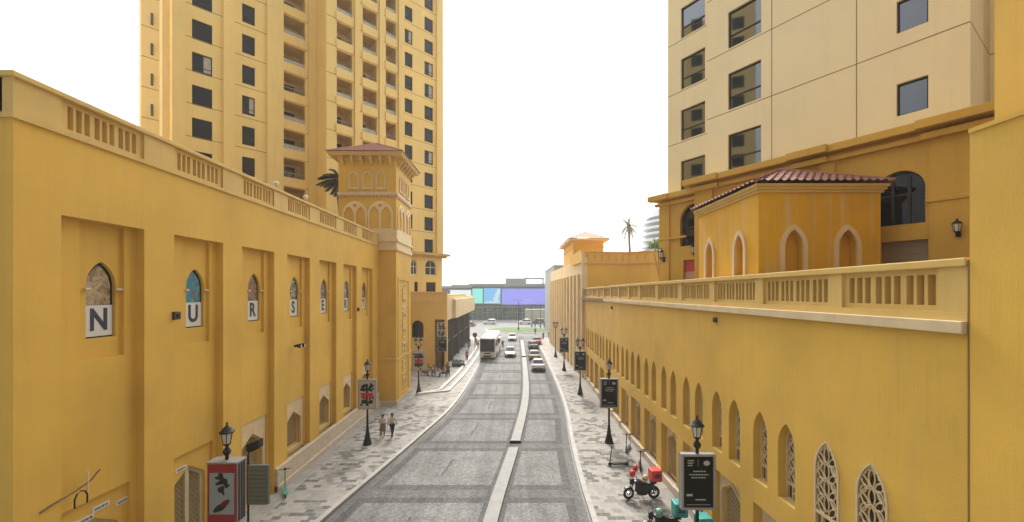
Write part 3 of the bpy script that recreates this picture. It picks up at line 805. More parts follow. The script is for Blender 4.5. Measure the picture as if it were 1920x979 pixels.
def seen(fr, u, w, v, top=-60):
    p = fr.pt(u, w, v); py = 550-(p.z-EYE)*FOC/p.y; return py > top
winL = [(360,398),(454,478)]; balL = [(526.5,572)]; balM = [(631.5,660.5),(680,706.5),(723.5,742.5)]; winR = [(759,773.5),(796,812)]
def span(a, b, w=0): return FT.u(a, w), FT.u(b, w)
holesL = []; holesM = []; holesR = []; WINS = []; BALS = []
for a, b in winL:
    u0, u1 = span(a, b); dz = -.42 if a == 360 else 0
    for z in rowz:
        if z > 20 and seen(FT, u0, 0, z): holesL.append((u0,u1,z+dz,z+dz+1.95)); WINS.append((u0,u1,0,z+dz,1.95))
for a, b in winR:
    u0, u1 = span(a, b)
    for z in rowz:
        if seen(FT, u0, 0, z): holesR.append((u0,u1,z-.1,z+1.85)); WINS.append((u0,u1,0,z-.1,1.95))
for a, b in balL:
    u0, u1 = span(a, b)
    for z in rowz:
        if z > 17 and seen(FT, u0, 0, z): holesL.append((u0,u1,z+.55,z+2.72)); BALS.append((u0,u1,0,z+.55,2.17))
for a, b in balM:
    u0, u1 = span(a, b, BP)
    for z in rowz:
        if z > 24 and seen(FT, u0, BP, z): holesM.append((u0,u1,z+.45,z+2.6)); BALS.append((u0,u1,BP,z+.45,2.15))
m = MB(FT.M)
# street level podium holes, right part
aw = [arch((FT.u(a)+FT.u(b))/2, FT.u(b)-FT.u(a), z0, z1, z2) for a,b,z0,z1,z2 in [(770,782,13.1,14.6,15.35),(797,818,13.1,14.5,15.35)]]
m.rects(0, uB0+.3, 12, TOP, holesL, -.3, 0, sides=False); m.rects(uB0, uB1, 12, TOP, holesM, BP-.3, BP, sides=False); m.rects(uB1-.3, uE, 15.9, TOP, holesR, -.3, 0, sides=False)
m.prism(rect(uB1-.3, uE, -.06, 15.9), aw+[rect(FT.u(777),FT.u(783.5),10.75,12.1), rect(FT.u(799),FT.u(817),10.75,12.1)], -.3, 0, back=False)
m.quad((uB0,-2,12),(uB0,BP,12),(uB0,BP,TOP),(uB0,-2,TOP)); m.quad((uB1,-2,12),(uB1,BP,12),(uB1,BP,TOP),(uB1,-2,TOP))
m.box(0, uE, -16, -2.5, -.06, TOP); m.box(uB0+.01, uB1-.01, -2.5, BP-2.4, -.06, TOP-.01)
m.quad((0,-2.5,-.06),(0,0,-.06),(0,0,TOP),(0,-2.5,TOP)); m.quad((uE,-2.5,-.06),(uE,0,-.06),(uE,0,TOP),(uE,-2.5,TOP))
# balcony floors (one slab per storey), and party walls beside the recesses
for (hs_, wz, gr) in ((holesL, 0, balL), (holesM, BP, balM)):
    for a, b in gr:
        u0, u1 = span(a, b, wz)
        for z in rowz:
            if z > 17: m.box(u0-.3, u1+.3, wz-2.49, wz-.3, z-.35, z)
        for u_ in (u0-.34, u1+.3): m.box(u_, u_+.04, wz-2.49, wz-.3, 17, TOP-.02)
# wing set back to the left; its bright, hazy look put into paler render
uw = FT.u(264, -7.5); uv = FT.u(304, -4.6)
wg = MB(FT.M); wg.box(uw, -.02, -11, -7.5, -.06, TOP); wg.box(uv, -.01, -7.5, -4.6, -.06, TOP); wg.build('wing', TOWER_P, at_)
m.cur = 1
for z in rowz[1:]:
    zj = z-.35
    m.box(0, uB0-.02, 0, .012, zj-.03, zj+.03); m.box(uB1+.02, uE, 0, .012, zj-.03, zj+.03)
    for (a, b) in zip([uB0]+[span(*x, BP)[1] for x in balM], [span(*x, BP)[0] for x in balM]+[uB1]): m.box(a+.02, b-.02, BP, BP+.012, zj-.03, zj+.03)
    m.box(uw, uv-.02, -7.5, -7.488, zj-.03, zj+.03)
m.cur = 0
for px in (322, 418, 500, 578):
    u0 = FT.u(px); m.box(u0, u0+(1.0 if px < 500 else 1.6 if px == 500 else .8), .0, .28, 12, TOP)
for px in (664, 710, 746):
    u0 = FT.u(px, BP); m.box(u0, u0+.55, BP, BP+.3, 12, TOP)
m.box(uE-1.1, uE, 0, .3, 16.3, TOP)
m.build('wall', [TOWER, M('tower_joint', (.30,.21,.10), .9)], at_)
co = MB(FT.M); co.box(uB1, uE+.9, 0, .9, 15.95, 16.3); co.box(uB1, uE+.5, 0, .5, 15.65, 15.95); co.build('cornice', TRIM, at_)
cache = {}
for (u0,u1,wz,z,h) in WINS:
    key = round(u1-u0, 3)
    if key not in cache:
        wm = window_meshes(u1-u0, h, .2, 1, .32); cb_ = MB(); cb_.box(-(u1-u0)/2+.08, -(u1-u0)*.08, -.2, -.183, .3, h-.1)
        cache[key] = (wm, pane_mesh(u1-u0, h, .2, GLASS_D), cb_.mesh('blind', CURT))
    wm, pm, cu = cache[key]
    put_window(at_, wm, pm, FT, (u0+u1)/2, wz, z, cu if random.random() < .12 else None)
for o_, (a, b) in zip(aw, [(770,782),(797,818)]):
    c = (FT.u(a)+FT.u(b))/2; f = MB(); sh = [(x-c, y) for x, y in o_]; f.prism(sh, [inset(sh, .12, 0, 13.22)], -.2, -.1); f.box(-.05,.05,-.2,-.12,13.2,15.1); f.box(-.9,.9,-.2,-.12,14.2,14.3)
    o = inst_on('window', f.mesh('arched_window', FRAME_W), at_, FT, c, 0, 0); p = MB(); p.prism(sh, (), -.24, -.19); inst('pane', p.mesh('pane', GLASS_N), o)
for a, b in ((777,783.5),(799,817)):
    u0, u1 = FT.u(a), FT.u(b); wm = window_meshes(u1-u0, 1.35, .2, 2); put_window(at_, wm, pane_mesh(u1-u0, 1.35, .2, GLASS_N), FT, (u0+u1)/2, 0, 10.75)
# balconies: railing, glazed door widened to stand for recess shade, things dimly seen behind
bc = {}
for i, (u0,u1,wz,z,h) in enumerate(BALS):
    wd = u1-u0; key = (round(wd,2), h)
    if key not in bc:
        b_ = MB(); b_.box(-wd/2, wd/2, -.28, -.02, -.06, .0); b_.box(-wd/2-.1, wd/2+.1, 0, .16, -.95, .06)
        r_ = MB(); r_.tube((-wd/2, -.16, .62), (wd/2, -.16, .62), .035, n=6); n = int(wd/.16)
        for j in range(n+1): r_.tube((-wd/2+wd*j/n, -.16, 0), (-wd/2+wd*j/n, -.16, .62), .013, n=4)
        d_ = MB(); dw = wd*.70; d_.box(-wd*.02-dw/2+.1, dw/2, -2.39, -2.30, -.5, 1.85); d2 = MB(); d2.box(-wd*.02-dw/2+.18, -.04, -2.31, -2.28, -.4, 1.77); d2.box(.04, dw/2-.08, -2.31, -2.28, -.4, 1.77)
        g_ = MB(); g_.box(-wd/2+.02, wd/2-.02, -.13, -.115, .04, .56)
        bc[key] = (b_.mesh('balcony', TOWER), r_.mesh('railing', GREYMETAL), d_.mesh('door', FRAME_D), d2.mesh('pane', GLASS_N), g_.mesh('screen', CURT))
    me = bc[key]; o = inst_on('balcony', me[0], at_, FT, (u0+u1)/2, wz, z); inst('railing', me[1], o); inst('door', me[2], o); inst('pane', me[3], o)
    if i % 3 != 1: inst('screen', me[4], o)
# narrow windows of the set-back wing
nm = window_meshes(.2, 1.2, .0); npm = pane_mesh(.2, 1.2, .0, CURT)
for z in rowz[4:13]: put_window(at_, nm, npm, FT, FT.u(285, -7.5), -7.49+.03, z)

# ================================================================== tower out of frame that the right-hand windows mirror
nt_ = thing('apartment_tower', 'dark reflected apartment tower mirrored in the windows of the pale right tower', 'tower', (-44, 22, 14))
FN = Frame((-40, 13.0), (0, 1), (1, 0)); hN = []
m = MB(FN.M)
for k in range(14):
    for j in range(4): hN.append((1.6+4*j, 3.4+4*j, 15.2+3.2*k, 17.2+3.2*k))
m.rects(0, 16.4, 13.9, 58, hN, -.3, 0); m.box(0, 16.4, -14, -.6, 13.9, 57.9); m.build('wall', TOWER, nt_)
wm = window_meshes(1.8, 2.0, .2); pm = pane_mesh(1.8, 2.0, .2, GLASS_D)
for (a,b,c,d) in hN: put_window(nt_, wm, pm, FN, (a+b)/2, 0, c)

# ================================================================== LOW BUILDING WITH CANOPY, LEFT
YB = 56
lb = thing('low_building', 'low ochre shop building with a deep pale fascia over dark glass shopfronts', 'building', (-14, 65, 0))
FB = Frame((-30, YB), (1, 0), (0, -1)); ub = lambda px: xpx(px, YB)+30
xa = -8.95
m = MB(FB.M); c = ub(783)
m.prism(rect(0, xa+30, -.06, 10.7), [arch(c, 1.62, 4.35, 5.9, 6.75), rect(ub(811)+.3, xa+30-.4, .0, 6.9)], -.5, 0, back=False)
m.box(0, xa+30-1.3, -34, -2.5, -.06, 10.3); m.build('wall', OCHRE_P, lb)
m = MB(); m.box(xa-.3, xa, YB+.01, 92, 6.75, 10.0); m.box(-30, xa+.02, YB-.06, YB+.2, 9.3, 9.42); m.box(-30, xa+.03, YB-.1, YB+.3, 10.55, 10.72); m.box(xa-2.4, xa-.3, YB+.5, 92, 6.75, 6.95)
m.box(xa-.3, xa+.5, YB+5, 92, 6.75, 9.6); m.build('fascia', BUFF, lb)
f = MB(); sh = arch(0, 1.62, 4.35, 5.9, 6.75); f.prism(sh, [inset(sh, .08, 0, 4.43)], -.3, -.2); f.box(-.04,.04,-.3,-.22,4.4,6.5)
o = inst_on('window', f.mesh('window', FRAME_D), lb, FB, c, 0, 0); p = MB(); p.prism(sh, (), -.33, -.29); inst('pane', p.mesh('pane', GLASS_D), o)
m = MB(); 
for i in range(22): m.box(xa-.62, xa-.5, YB+1+1.6*i, YB+1.12+1.6*i, 0, 6.75)
m.box(xa-.6, xa-.52, YB+1, 92, 3.3, 3.5); o = m.build('shopfront', SHOPF, lb)
m = MB(); m.box(xa-.64, xa-.6, YB+1, 92, .1, 6.74); m.build('pane', GLASS_D, o)
for i, y in enumerate((YB+.4, YB+6.5, YB+14, YB+22, YB+30)):
    m = MB(); m.box(xa-.48, xa-.15, y, y+.3, 0, 6.75); m.build('column', CREAM if i == 0 else SHOPF, lb)
si = thing('shop_sign', 'white hanging sign with dark H shaped strokes at the low building corner', 'sign', (xa-.9, YB+.35, 5.6))
m = MB(); m.box(-.55, .55, -.04, .04, -1.1, .9); inst('board', m.mesh('board', WHITE), si)
m = MB(); 
for x in (-.36, .2): m.box(x, x+.17, -.06, -.04, -.1, .75)
m.box(-.19, .2, -.06, -.04, .22, .40)
for x in (-.36, .2): m.box(x, x+.17, -.06, -.04, -.95, -.35)
m.box(-.19, .2, -.06, -.04, -.95, -.8); inst('lettering', m.mesh('lettering', INK), si)
# ================================================================== RIGHT ARCADE BUILDING
XR = 8.4
FR = Frame((XR,0), (0,1), (-1,0))                       # near straight stretch
BEND = 29.1
d_ = Vector((8.95-XR, 50-BEND, 0)).normalized()
FR2 = Frame((XR-d_.x/d_.y*BEND, 0), (d_.x, d_.y), (-d_.y, d_.x))   # beyond the slight bend; u starts at the plane through y=0
ub0 = (FR2.pt(0,0,0)-Vector((XR,BEND,0))).length; ub1 = ub0+(Vector((8.95,50,0))-Vector((XR,BEND,0))).length
br = thing('arcade_building', 'long ochre building with pairs of narrow pierced lancet windows under a white ledge and balustrade', 'building', (XR, 20, 0))
N0 = 7.44
lan = []      # lancet centres, near stretch: two flush with the wall, then pairs sharing a bay
near_flush = [9.46, 10.82]
pairs = [(12.42+2.9*k, 13.73+2.9*k) for k in range(6)]
LW, LV0, LVS, LVA = .78, 4.05, 5.72, 6.5
bayR = [(12.0+2.9*k, 14.12+2.9*k) for k in range(6)]
pairs2 = [(ub0+.55+2.9*k, ub0+1.86+2.9*k) for k in range(7)]
bay2 = [(ub0+.15+2.9*k, ub0+2.27+2.9*k) for k in range(7)]
near = [near_flush[0], near_flush[1]] + [x for p in pairs for x in p]
far = [x for p in pairs2 for x in p]
dw = 1.5
dn = [(a+b)/2+.05 for a, b in bayR]+[]; dn0 = [9.2]; df = [(a+b)/2 for a, b in bay2]
def low_holes(cs): return [tudor(c, dw, .5, 2.35, 2.92) for c in cs]
w_ = MB(FR.M)
w_.prism(rect(N0, BEND, -.06, 9.74), [arch(c, LW, LV0, LVS, LVA) for c in near]+[rect(a, b, .02, 3.26) for a, b in bayR]+[rect(8.1,10.4,.02,3.26)], -.36, 0, back=False)
w_.prism(rect(N0, BEND, -.06, 3.6), low_holes(dn+dn0), -.8, -.36, back=False, sides=False)
w2 = MB(FR2.M)
w2.prism(rect(ub0, ub1, -.06, 9.74), [arch(c, LW, LV0, LVS, LVA) for c in far]+[rect(a, b, .02, 3.26) for a, b in bay2], -.36, 0, back=False)
w2.prism(rect(ub0, ub1, -.06, 3.6), low_holes(df), -.8, -.36, back=False, sides=False)
b_ = len(w_.v); w_.v += w2.v; w_.f += [[b_+i for i in f] for f in w2.f]; w_.mi += w2.mi
w3 = MB(); w3.box(XR+.85, 40, N0-8, 49.9, -.06, 9.7)
b_ = len(w_.v); w_.v += w3.v; w_.f += [[b_+i for i in f] for f in w3.f]; w_.mi += w3.mi
w_.build('wall', OCHRE_R, br)
dk = MB(); dk.box(XR+.1, 40, N0-8, 49.9, 9.74, 10.0); dk.build('deck', DECKM, br)
for fr, u0, u1, nm in ((FR, N0+.02, BEND, 'ledge'), (FR2, ub0, ub1, 'ledge')):
    m = MB(fr.M); m.box(u0, u1, -.5, .13, 9.745, 9.98); m.build(nm, CREAM, br, bevel=.015)
    m = MB(fr.M); m.box(u0, u1, -.32, .02, 9.98, 10.14); m.build('lower_rail', TRIM, br)
    m = MB(fr.M); m.box(u0, u1, -.46, .06, 11.0, 11.16); m.build('coping', TRIM, br, bevel=.02)
bm_ = MB(FR.M); posts = [N0+.02]+[10.55+3.25*k for k in range(6)]
bm_.box(N0+.02, N0+.55, -.3, 0, 10.14, 11.0)
for k in range(6):
    a = (N0+.55 if k == 0 else 10.55+3.25*(k-1)+.22); b = 10.55+3.25*k-.22
    b = min(b, BEND)
    balustrade(bm_, a, b, 10.14, 11.0, 3 if k == 0 else 4, 3, -.44, -.09, .13)
    bm_.box(b, min(b+.44, BEND), -.3, 0, 10.14, 11.0)
balustrade(bm_, 10.55+3.25*5+.22, BEND, 10.14, 11.0, 2, 3, -.44, -.09, .13)
b2 = MB(FR2.M)
for k in range(7):
    a = ub0+3.0*k; 
    if a > ub1-1: break
    b2.box(a, a+.4, -.3, 0, 10.14, 11.0); balustrade(b2, a+.4, min(a+3.0, ub1), 10.14, 11.0, 4, 3, -.44, -.09, .13)
b_ = len(bm_.v); bm_.v += b2.v; bm_.f += [[b_+i for i in f] for f in b2.f]; bm_.mi += b2.mi
bm_.build('balustrade', TRIM, br)
# windows: pierced lancets
tm = tracery_mesh(LW, LV0, LVS, LVA); tm2 = tracery_mesh(LW+.06, LV0-.03, LVS, LVA+.05)
bk = MB(); bk.prism(arch(0, LW, LV0, LVS, LVA), (), -.12, -.09); bkm = bk.mesh('pane', LATDARK)
sl = MB(); sl.box(-LW/2, LW/2, 0, .34, LV0, LV0+.03); slm = sl.mesh('sill', TRIM)
for fr, cs in ((FR, near), (FR2, far)):
    for i, c in enumerate(cs):
        flush = fr is FR and i < 2
        o = inst_on('lancet_window', tm2 if flush else tm, br, fr, c, .0 if flush else -.30, 0); 
        inst('pane', bkm, o, (0, -.2 if flush else .0, 0))
        if not flush: inst('sill', slm, o, (0,-.045,0))
poly = tudor(0, dw, .5, 2.35, 2.92)
fm = MB(); fm.prism(poly, [inset(poly, .06, 0, .56)], -.5, -.42); fmm = fm.mesh('lower_window', TRIM)
sm = MB(); sm.prism([(-1.0,.46),(1.0,.46),(1.0,3.25),(-1.0,3.25)], [poly], -.36, -.31, back=False); o1 = tudor(0, dw+.2, .46, 2.35, 3.02); sm.prism(o1, [poly], -.32, -.25, back=False); smm = sm.mesh('arch_surround', SURR)
lm = lattice_mesh(inset(poly, .06, 0, .56), .15, .014, -.47); bb = MB(); bb.prism(poly, (), -.56, -.52); bbm = bb.mesh('panel', LATBACK)
for fr, cs in ((FR, dn0+dn), (FR2, df)):
    for c in cs:
        o = inst_on('lower_window', fmm, br, fr, c, 0, 0); inst('lattice', lm, o); inst('panel', bbm, o); inst('arch_surround', smm, o)
for fr, bays_, u0, u1 in ((FR, [(8.1,10.4)]+bayR, N0, BEND), (FR2, bay2, ub0, ub1)):
    m = MB(fr.M); prev = u0
    for a, b in bays_:
        if a-.02 > prev: m.box(prev, a-.02, -.1, .13, -.05, .62)
        m.box(a-.02, b+.02, -.36, .08, -.05, .5); prev = b+.02
    m.box(prev, u1, -.1, .13, -.05, .62); m.build('plinth', STONE, br, bevel=.02)
m = MB(FR.M); m.box(N0-.028, N0+.004, -.3, .034, -.05, 11.1); m.build('movement_joint', M('movement_joint', (.20,.11,.035), .8), br)
uu = FR.u(1343); wall_box('dark square wall fitting under the white ledge of the right building', FR, uu, zpx(600, uu), .11)
uu = FR2.u(1148); wall_box('small dark fitting under the far end of the white ledge', FR2, uu, zpx(577, FR2.pt(uu,0,0).y), .13)

# ================================================================== near end wall on the right, and the storey above it
ew = thing('end_wall', 'plain ochre wall filling the right edge beside the balustrade end', 'wall', (XR+.5, 4, 0))
m = MB(FR.M); m.box(-6, N0-.029, -1.4, .03, -.06, 13.42); m.build('wall', OCHRE, ew); m = MB(FR.M); m.box(-6, N0-.03, -1.5, .06, 13.42, 13.5); m.build('coping', OCHRE, ew)
ub_ = thing('upper_wall', 'taller plain ochre block rising behind the end wall at the right edge', 'wall', (12, 4, 0))
m = MB(); m.box(10.0, 16, -6, 8.4, 13.0, 30); m.box(10.02, 16, -6, 8.38, -.06, 13.0); m.build('wall', OCHRE, ub_)

# ================================================================== RIGHT TOWER AND ITS PODIUM
FT2 = Frame((15.9,14.06), (-.55,.835), (-.835,-.55))
uA = FT2.u(1326); SB = -1.75
uLft = FT2.u(1252, SB); uS = FT2.u(1325, SB)
rt = thing('apartment_tower', 'pale sand tower on the right with square tinted windows and thin panel joints', 'tower', tuple(FT2.pt(6,0,0)))
JZ = [19.93+3.19*k for k in range(-1, 6)]
ua0, ua1 = FT2.u(1427), FT2.u(1365); ub0_, ub1_ = FT2.u(1740.5), FT2.u(1681); us0, us1 = FT2.u(1322, SB), FT2.u(1276.5, SB)
hA = []; hS = []; wlist = []
for k in range(-1, 6):
    z = 20.03+3.19*k
    hA.append((ua0,ua1,z,z+1.9)); wlist.append((ua0,ua1,0,z,1.9,.34))
    hA.append((ub0_,ub1_,z+.48,z+1.72)); wlist.append((ub0_,ub1_,0,z+.48,1.24,0))
    hS.append((us0,us1,z,z+1.9)); wlist.append((us0,us1,SB,z,1.9,.34))
m = MB(FT2.M)
m.rects(0, uA, 16, 52, hA, -.3, 0, sides=False); m.rects(uA-.1, uLft, 16, 52, hS, SB-.3, SB, sides=False)
m.quad((uA,SB-.3,16),(uA,0,16),(uA,0,52),(uA,SB-.3,52)); m.quad((0,-3.6,-.06),(0,0,-.06),(0,0,52),(0,-3.6,52)); m.quad((uLft,-9,16),(uLft,SB,16),(uLft,SB,52),(uLft,-9,52))
m.box(0, uLft, -9, SB-.5, -.06, 52); m.box(.01, uA-.2, SB-.6, -.45, -.06, 52); m.box(-8, .02, -9, -3.6, -.06, 52)
m.cur = 1
for z in JZ:
    for a, b in ((0,ub0_-.001),(ub1_,ua0),(ua1,uA)): m.box(a, b, -.0, .004, z-.018, z+.018)
    m.box(ub0_, ub1_, 0, .004, z-.018, z+.018); m.box(ua0, ua1, 0, .004, z-.018, z+.018)
    m.box(uA+.01, uLft, SB, SB+.004, z-.018, z+.018); m.box(-.004, 0, -3.6, 0, z-.018, z+.018); m.box(-8, -.01, -3.6, -3.596, z-.018, z+.018)
for px in (1447, 1606): u_ = FT2.u(px); m.box(u_-.016, u_+.016, .001, .005, 16.9, 52)
m.build('wall', [TOWER_P, M('panel_joint', (.23,.155,.075), .9)], rt)
cache = {}
for (u0,u1,wz,z,h,tr) in wlist:
    key = (round(u1-u0,2), h)
    if key not in cache: wm = window_meshes(u1-u0, h, .17, 1, tr); cache[key] = (wm, pane_mesh(u1-u0, h, .17, GLASS))
    put_window(rt, *cache[key], FT2, (u0+u1)/2, wz, z)
# podium
pd = thing('podium_building', 'orange ochre podium with stepped cornice and big arched windows below the pale tower', 'building', tuple(FT2.pt(5,.6,10)))
PW, PW2 = .62, -1.15
up0, up1 = FT2.u(1862, PW), FT2.u(1302, PW); uq1 = FT2.u(1238, PW2)
ac0, ac1 = FT2.u(1735, PW), FT2.u(1641, PW); ag0, ag1 = FT2.u(1322, PW2), FT2.u(1283, PW2)
big = arch((ac0+ac1)/2, ac1-ac0, 13.05, 14.35, 14.35+(ac1-ac0)/2+.02, 12); sml = arch((ag0+ag1)/2, 1.9, 13.35, 14.9, 15.85, 12)
m = MB(FT2.M)
m.prism(rect(up0-3, up1, 9.9, 16.3), [big, rect(FT2.u(1740,PW), FT2.u(1650,PW), 10.02, 12.45)], PW-.4, PW, back=False)
m.prism(rect(up1-.2, uq1, 9.9, 16.5), [sml, rect(FT2.u(1312,PW2), FT2.u(1281,PW2), 10.02, 12.5)], PW2-.4, PW2, back=False)
m.quad((up1,PW2,9.9),(up1,PW,9.9),(up1,PW,16.3),(up1,PW2,16.3)); m.quad((uq1,-9,9.9),(uq1,PW2,9.9),(uq1,PW2,16.5),(uq1,-9,16.5))
for px, wd in ((1322,.9),(1552,.55),(1790,1.2)):
    u_ = FT2.u(px, PW); m.box(u_-wd/2, u_+wd/2, PW, PW+.12, 9.95, 15.94)
u_ = FT2.u(1255, PW2); m.box(u_-.05, uq1, PW2, PW2+.12, 9.95, 16.0)
m.build('wall', ORANGE, pd)
m = MB(FT2.M)
m.box(up0-3, up1+.35, -.02, PW+.50, 16.28, 16.58); m.box(up0-3, up1+.2, PW, PW+.24, 15.95, 16.14)
for px0, px1 in ((1862,1746),(1545,1500),(1345,1302)):
    a, b = FT2.u(px0, PW), FT2.u(px1, PW); m.box(a-.3, b+.3, PW+.2, PW+.68, 16.275, 16.585); m.box(a-.2, b+.2, PW, PW+.40, 15.93, 16.16)
m.box(up1+.36, uq1+.4, SB-.02, PW2+.50, 16.32, 16.64); m.box(up1+.21, uq1+.25, PW2, PW2+.24, 15.99, 16.18); m.box(FT2.u(1262,PW2), uq1+.5, PW2+.2, PW2+.66, 16.315, 16.645)
a, b = FT2.u(1862,PW), FT2.u(1738,PW); m.box(a, b, PW, PW+.17, 13.72, 13.86); m.box(a, FT2.u(1760,PW), PW, PW+.07, 12.36, 12.42)
a, b = FT2.u(1288,PW2), uq1; m.box(a, b+.1, PW2, PW2+.17, 13.85, 13.98)
m.build('cornice', ORANGE, pd, bevel=.02)
for sh0, c, w0, mul in ((big, (ac0+ac1)/2, PW, 2), (sml, (ag0+ag1)/2, PW2, 1)):
    sh = [(x-c, y) for x, y in sh0]; v0 = min(y for x, y in sh); hw = max(x for x, y in sh); va = max(y for x,y in sh)
    f = MB(); f.prism(sh, [inset(sh, .06, 0, v0+.06)], -.3, -.2)
    for i in range(mul): x = -hw+2*hw*(i+1)/(mul+1); f.box(x-.035, x+.035, -.3, -.21, v0+.05, va-.12-abs(x)*.35)
    f.box(-hw+.05, hw-.05, -.3, -.22, v0+1.1, v0+1.17)
    o = inst_on('arched_window', f.mesh('arched_window', FRAME_D), pd, FT2, c, w0, 0); p = MB(); p.prism(sh, (), -.33, -.28); inst('pane', p.mesh('pane', GLASS_W), o)
a, b = FT2.u(1740,PW), FT2.u(1650,PW); m = MB(FT2.M)
for i in range(20): m.box(a, b, PW-.33, PW-.25-(.025 if i % 2 else 0), 10.0+.1225*i, 10.0+.1225*(i+1))
m.build('roller_shutter', M('shutter', (.30,.215,.11), .5), pd)
ss = thing('shop_sign', 'red and pink shop panel in the doorway left of the tiled kiosk', 'sign', FT2.pt((FT2.u(1312,PW2)+FT2.u(1281,PW2))/2, PW2-.2, 11.2), None, FT2.rot)
hw = (FT2.u(1281,PW2)-FT2.u(1312,PW2))/2
m = MB(); m.box(-hw, hw, -.1, 0, -1.15, 1.28); inst('board', m.mesh('board', M('pink_board', (.62,.33,.26), .5)), ss)
m = MB(); m.box(-hw, hw, 0, .02, .62, 1.28); m.box(-hw, hw, 0, .05, 1.2, 1.28); inst('band', m.mesh('band', M('red_band', (.52,.05,.05), .5)), ss)
m = MB(); x = -hw+.2
while x < hw-.25: m.box(x, x+.08, .0, .012, .05, .19); x += .13
inst('lettering', m.mesh('lettering', FRAME_D), ss)

# wall lanterns
def wall_lantern(label, fr, u, w, v, s=1.0):
    t = thing('wall_lantern', label, 'lantern', fr.pt(u, w, v), 'black wall lanterns on the podium', fr.rot)
    m = MB(); m.box(-.09*s,.09*s,0,.03,-.28*s,.02*s); m.path([(0,.03,-.2*s),(0,.2*s,-.26*s),(0,.3*s,-.16*s),(0,.3*s,-.05*s)], .02*s, 6); inst('bracket', m.mesh('bracket', IRON), t)
    m = MB(); m.lathe([(.10*s,0),(.16*s,.36*s)], (0,.3*s,-.05*s), 6); inst('glass', m.mesh('glass', LAMPGLASS), t)
    m = MB(); m.lathe([(.19*s,.36*s),(.15*s,.44*s),(.05*s,.52*s),(.02*s,.62*s)], (0,.3*s,-.05*s), 6); m.lathe([(.05*s,-.06*s),(.11*s,0),(.11*s,.02*s)], (0,.3*s,-.05*s), 6)
    for i in range(6):
        a = i*math.pi/3; m.tube((.105*s*math.cos(a), .3*s+.105*s*math.sin(a), -.05*s), (.165*s*math.cos(a), .3*s+.165*s*math.sin(a), .31*s), .013*s, n=4)
    inst('cage', m.mesh('cage', IRON), t); return t
u_ = FT2.u(1797, PW+.12); wall_lantern('black wall lantern under the string course at the right end of the podium', FT2, u_, PW+.12, zpx(434, FT2.pt(u_,PW,0).y), .72)
u_ = FT2.u(1245, PW2+.12); wall_lantern('black wall lantern on the left end pier of the podium', FT2, u_, PW2+.12, zpx(483, FT2.pt(u_,PW2,0).y))
u_ = FT2.u(1306, PW2); wall_lantern('black wall lantern above the red shop panel', FT2, u_, PW2, zpx(474, FT2.pt(u_,PW2,0).y))

# ================================================================== TILED KIOSK ON THE DECK
KX0, KX1, KY0, KY1, KZ = 9.0, 13.46, 14.8, 19.5, 14.25
ks = thing('roof_kiosk', 'small ochre kiosk on the deck with red barrel tile roof and lancet niches', 'kiosk', (11.2, 17, 10))
KF = Frame((KX0, KY0), (1,0), (0,-1)); KS = Frame((KX0, KY0), (0,1), (-1,0))
fc = [1.27, 3.23]; sc_ = [(zc-KY0) for zc in (16.0, 18.4)]
nF = [arch(c, .68, 10.4, 12.2, 12.82) for c in fc]; nS = [arch(c, .62, 10.75, 12.2, 12.82) for c in sc_]
m = MB(KF.M); m.prism(rect(0, KX1-KX0, 9.98, KZ), nF, -.3, 0, back=False, sides=False)
m2 = MB(KS.M); m2.prism(rect(0, KY1-KY0, 9.98, KZ), nS, -.3, 0, back=False, sides=False)
b_ = len(m.v); m.v += m2.v; m.f += [[b_+i for i in f] for f in m2.f]; m.mi += m2.mi
m.M = Matrix.Identity(4); m.box(KX0+.3, KX1, KY0+.3, KY1, 9.98, KZ-.01); m.quad((KX1,KY0,9.98),(KX1,KY1,9.98),(KX1,KY1,KZ),(KX1,KY0,KZ))
m.build('wall', KIOSK, ks)
for fr, cs, w_0, v0 in ((KF, fc, .68, 10.4), (KS, sc_, .62, 10.75)):
    for c in cs:
        f = MB(); o_ = arch(0, w_0+.3, v0-.15, 12.2, 13.0); f.prism(o_, [arch(0, w_0, v0, 12.2, 12.82)], 0, .07, back=False)
        if fr is KS: f.box(-w_0/2-.2, w_0/2+.2, 0, .12, v0-.25, v0-.14)
        inst_on('niche_frame', f.mesh('niche_frame', M('niche_cream', (.66,.50,.29), .75, var=.06) if 'niche_cream' not in bpy.data.materials else bpy.data.materials['niche_cream']), ks, fr, c, 0, 0)
m = MB()
for e, z0, z1 in ((.07, 14.17, 14.27), (.13, 14.27, 14.37), (.19, 14.37, 14.47)): m.box(KX0-e, KX1+e, KY0-e, KY1+e, z0, z1)
m.build('cornice', TRIM, ks)
hip_roof(ks, KX0-.27, KX1+.27, KY0-.27, KY1+.27, 14.50, 15.62, TILE, .29, amp=.075)

# ================================================================== FAR RIGHT BUILDING WITH SMALL ROOF PAVILION
fb = thing('corner_building', 'saffron corner building with pale pilastered street side and small tiled roof pavilion', 'building', (12, 60, 0))
SX = lambda y: 8.95-(y-50)*.022
FSd = Frame((8.95,50), (SX(86)-8.95, 36), (-36, SX(86)-8.95)); ln = 36.0
slots = []; u = 1.6
while u < ln-1.5: slots.append((u, u+1.0)); u += 2.9
m = MB(FSd.M); H1 = 14.9
holes = [(a,b,1.0,3.6) for a,b in slots]+[(a,b,4.4,7.0) for a,b in slots]+[(a,b,7.6,12.2) for a,b in slots]
m.rects(0, ln, -.06, H1, holes, -.35, 0)
for a, b in slots: m.box(b+.55, b+1.25, 0, .3, -.06, 13.0)
m.box(.0, .55, 0, .35, -.06, H1+.6)
m.build('street_wall', BUFF, fb)  # pale tone carries the haze and light on this side
wm = MB(); wm.box(-.5,.5,-.34,-.26,0,2.6); wmm = wm.mesh('window', GLASS_N); wt = MB(); wt.box(-.5,.5,-.34,-.26,0,4.6); wtm = wt.mesh('window', GLASS_N)
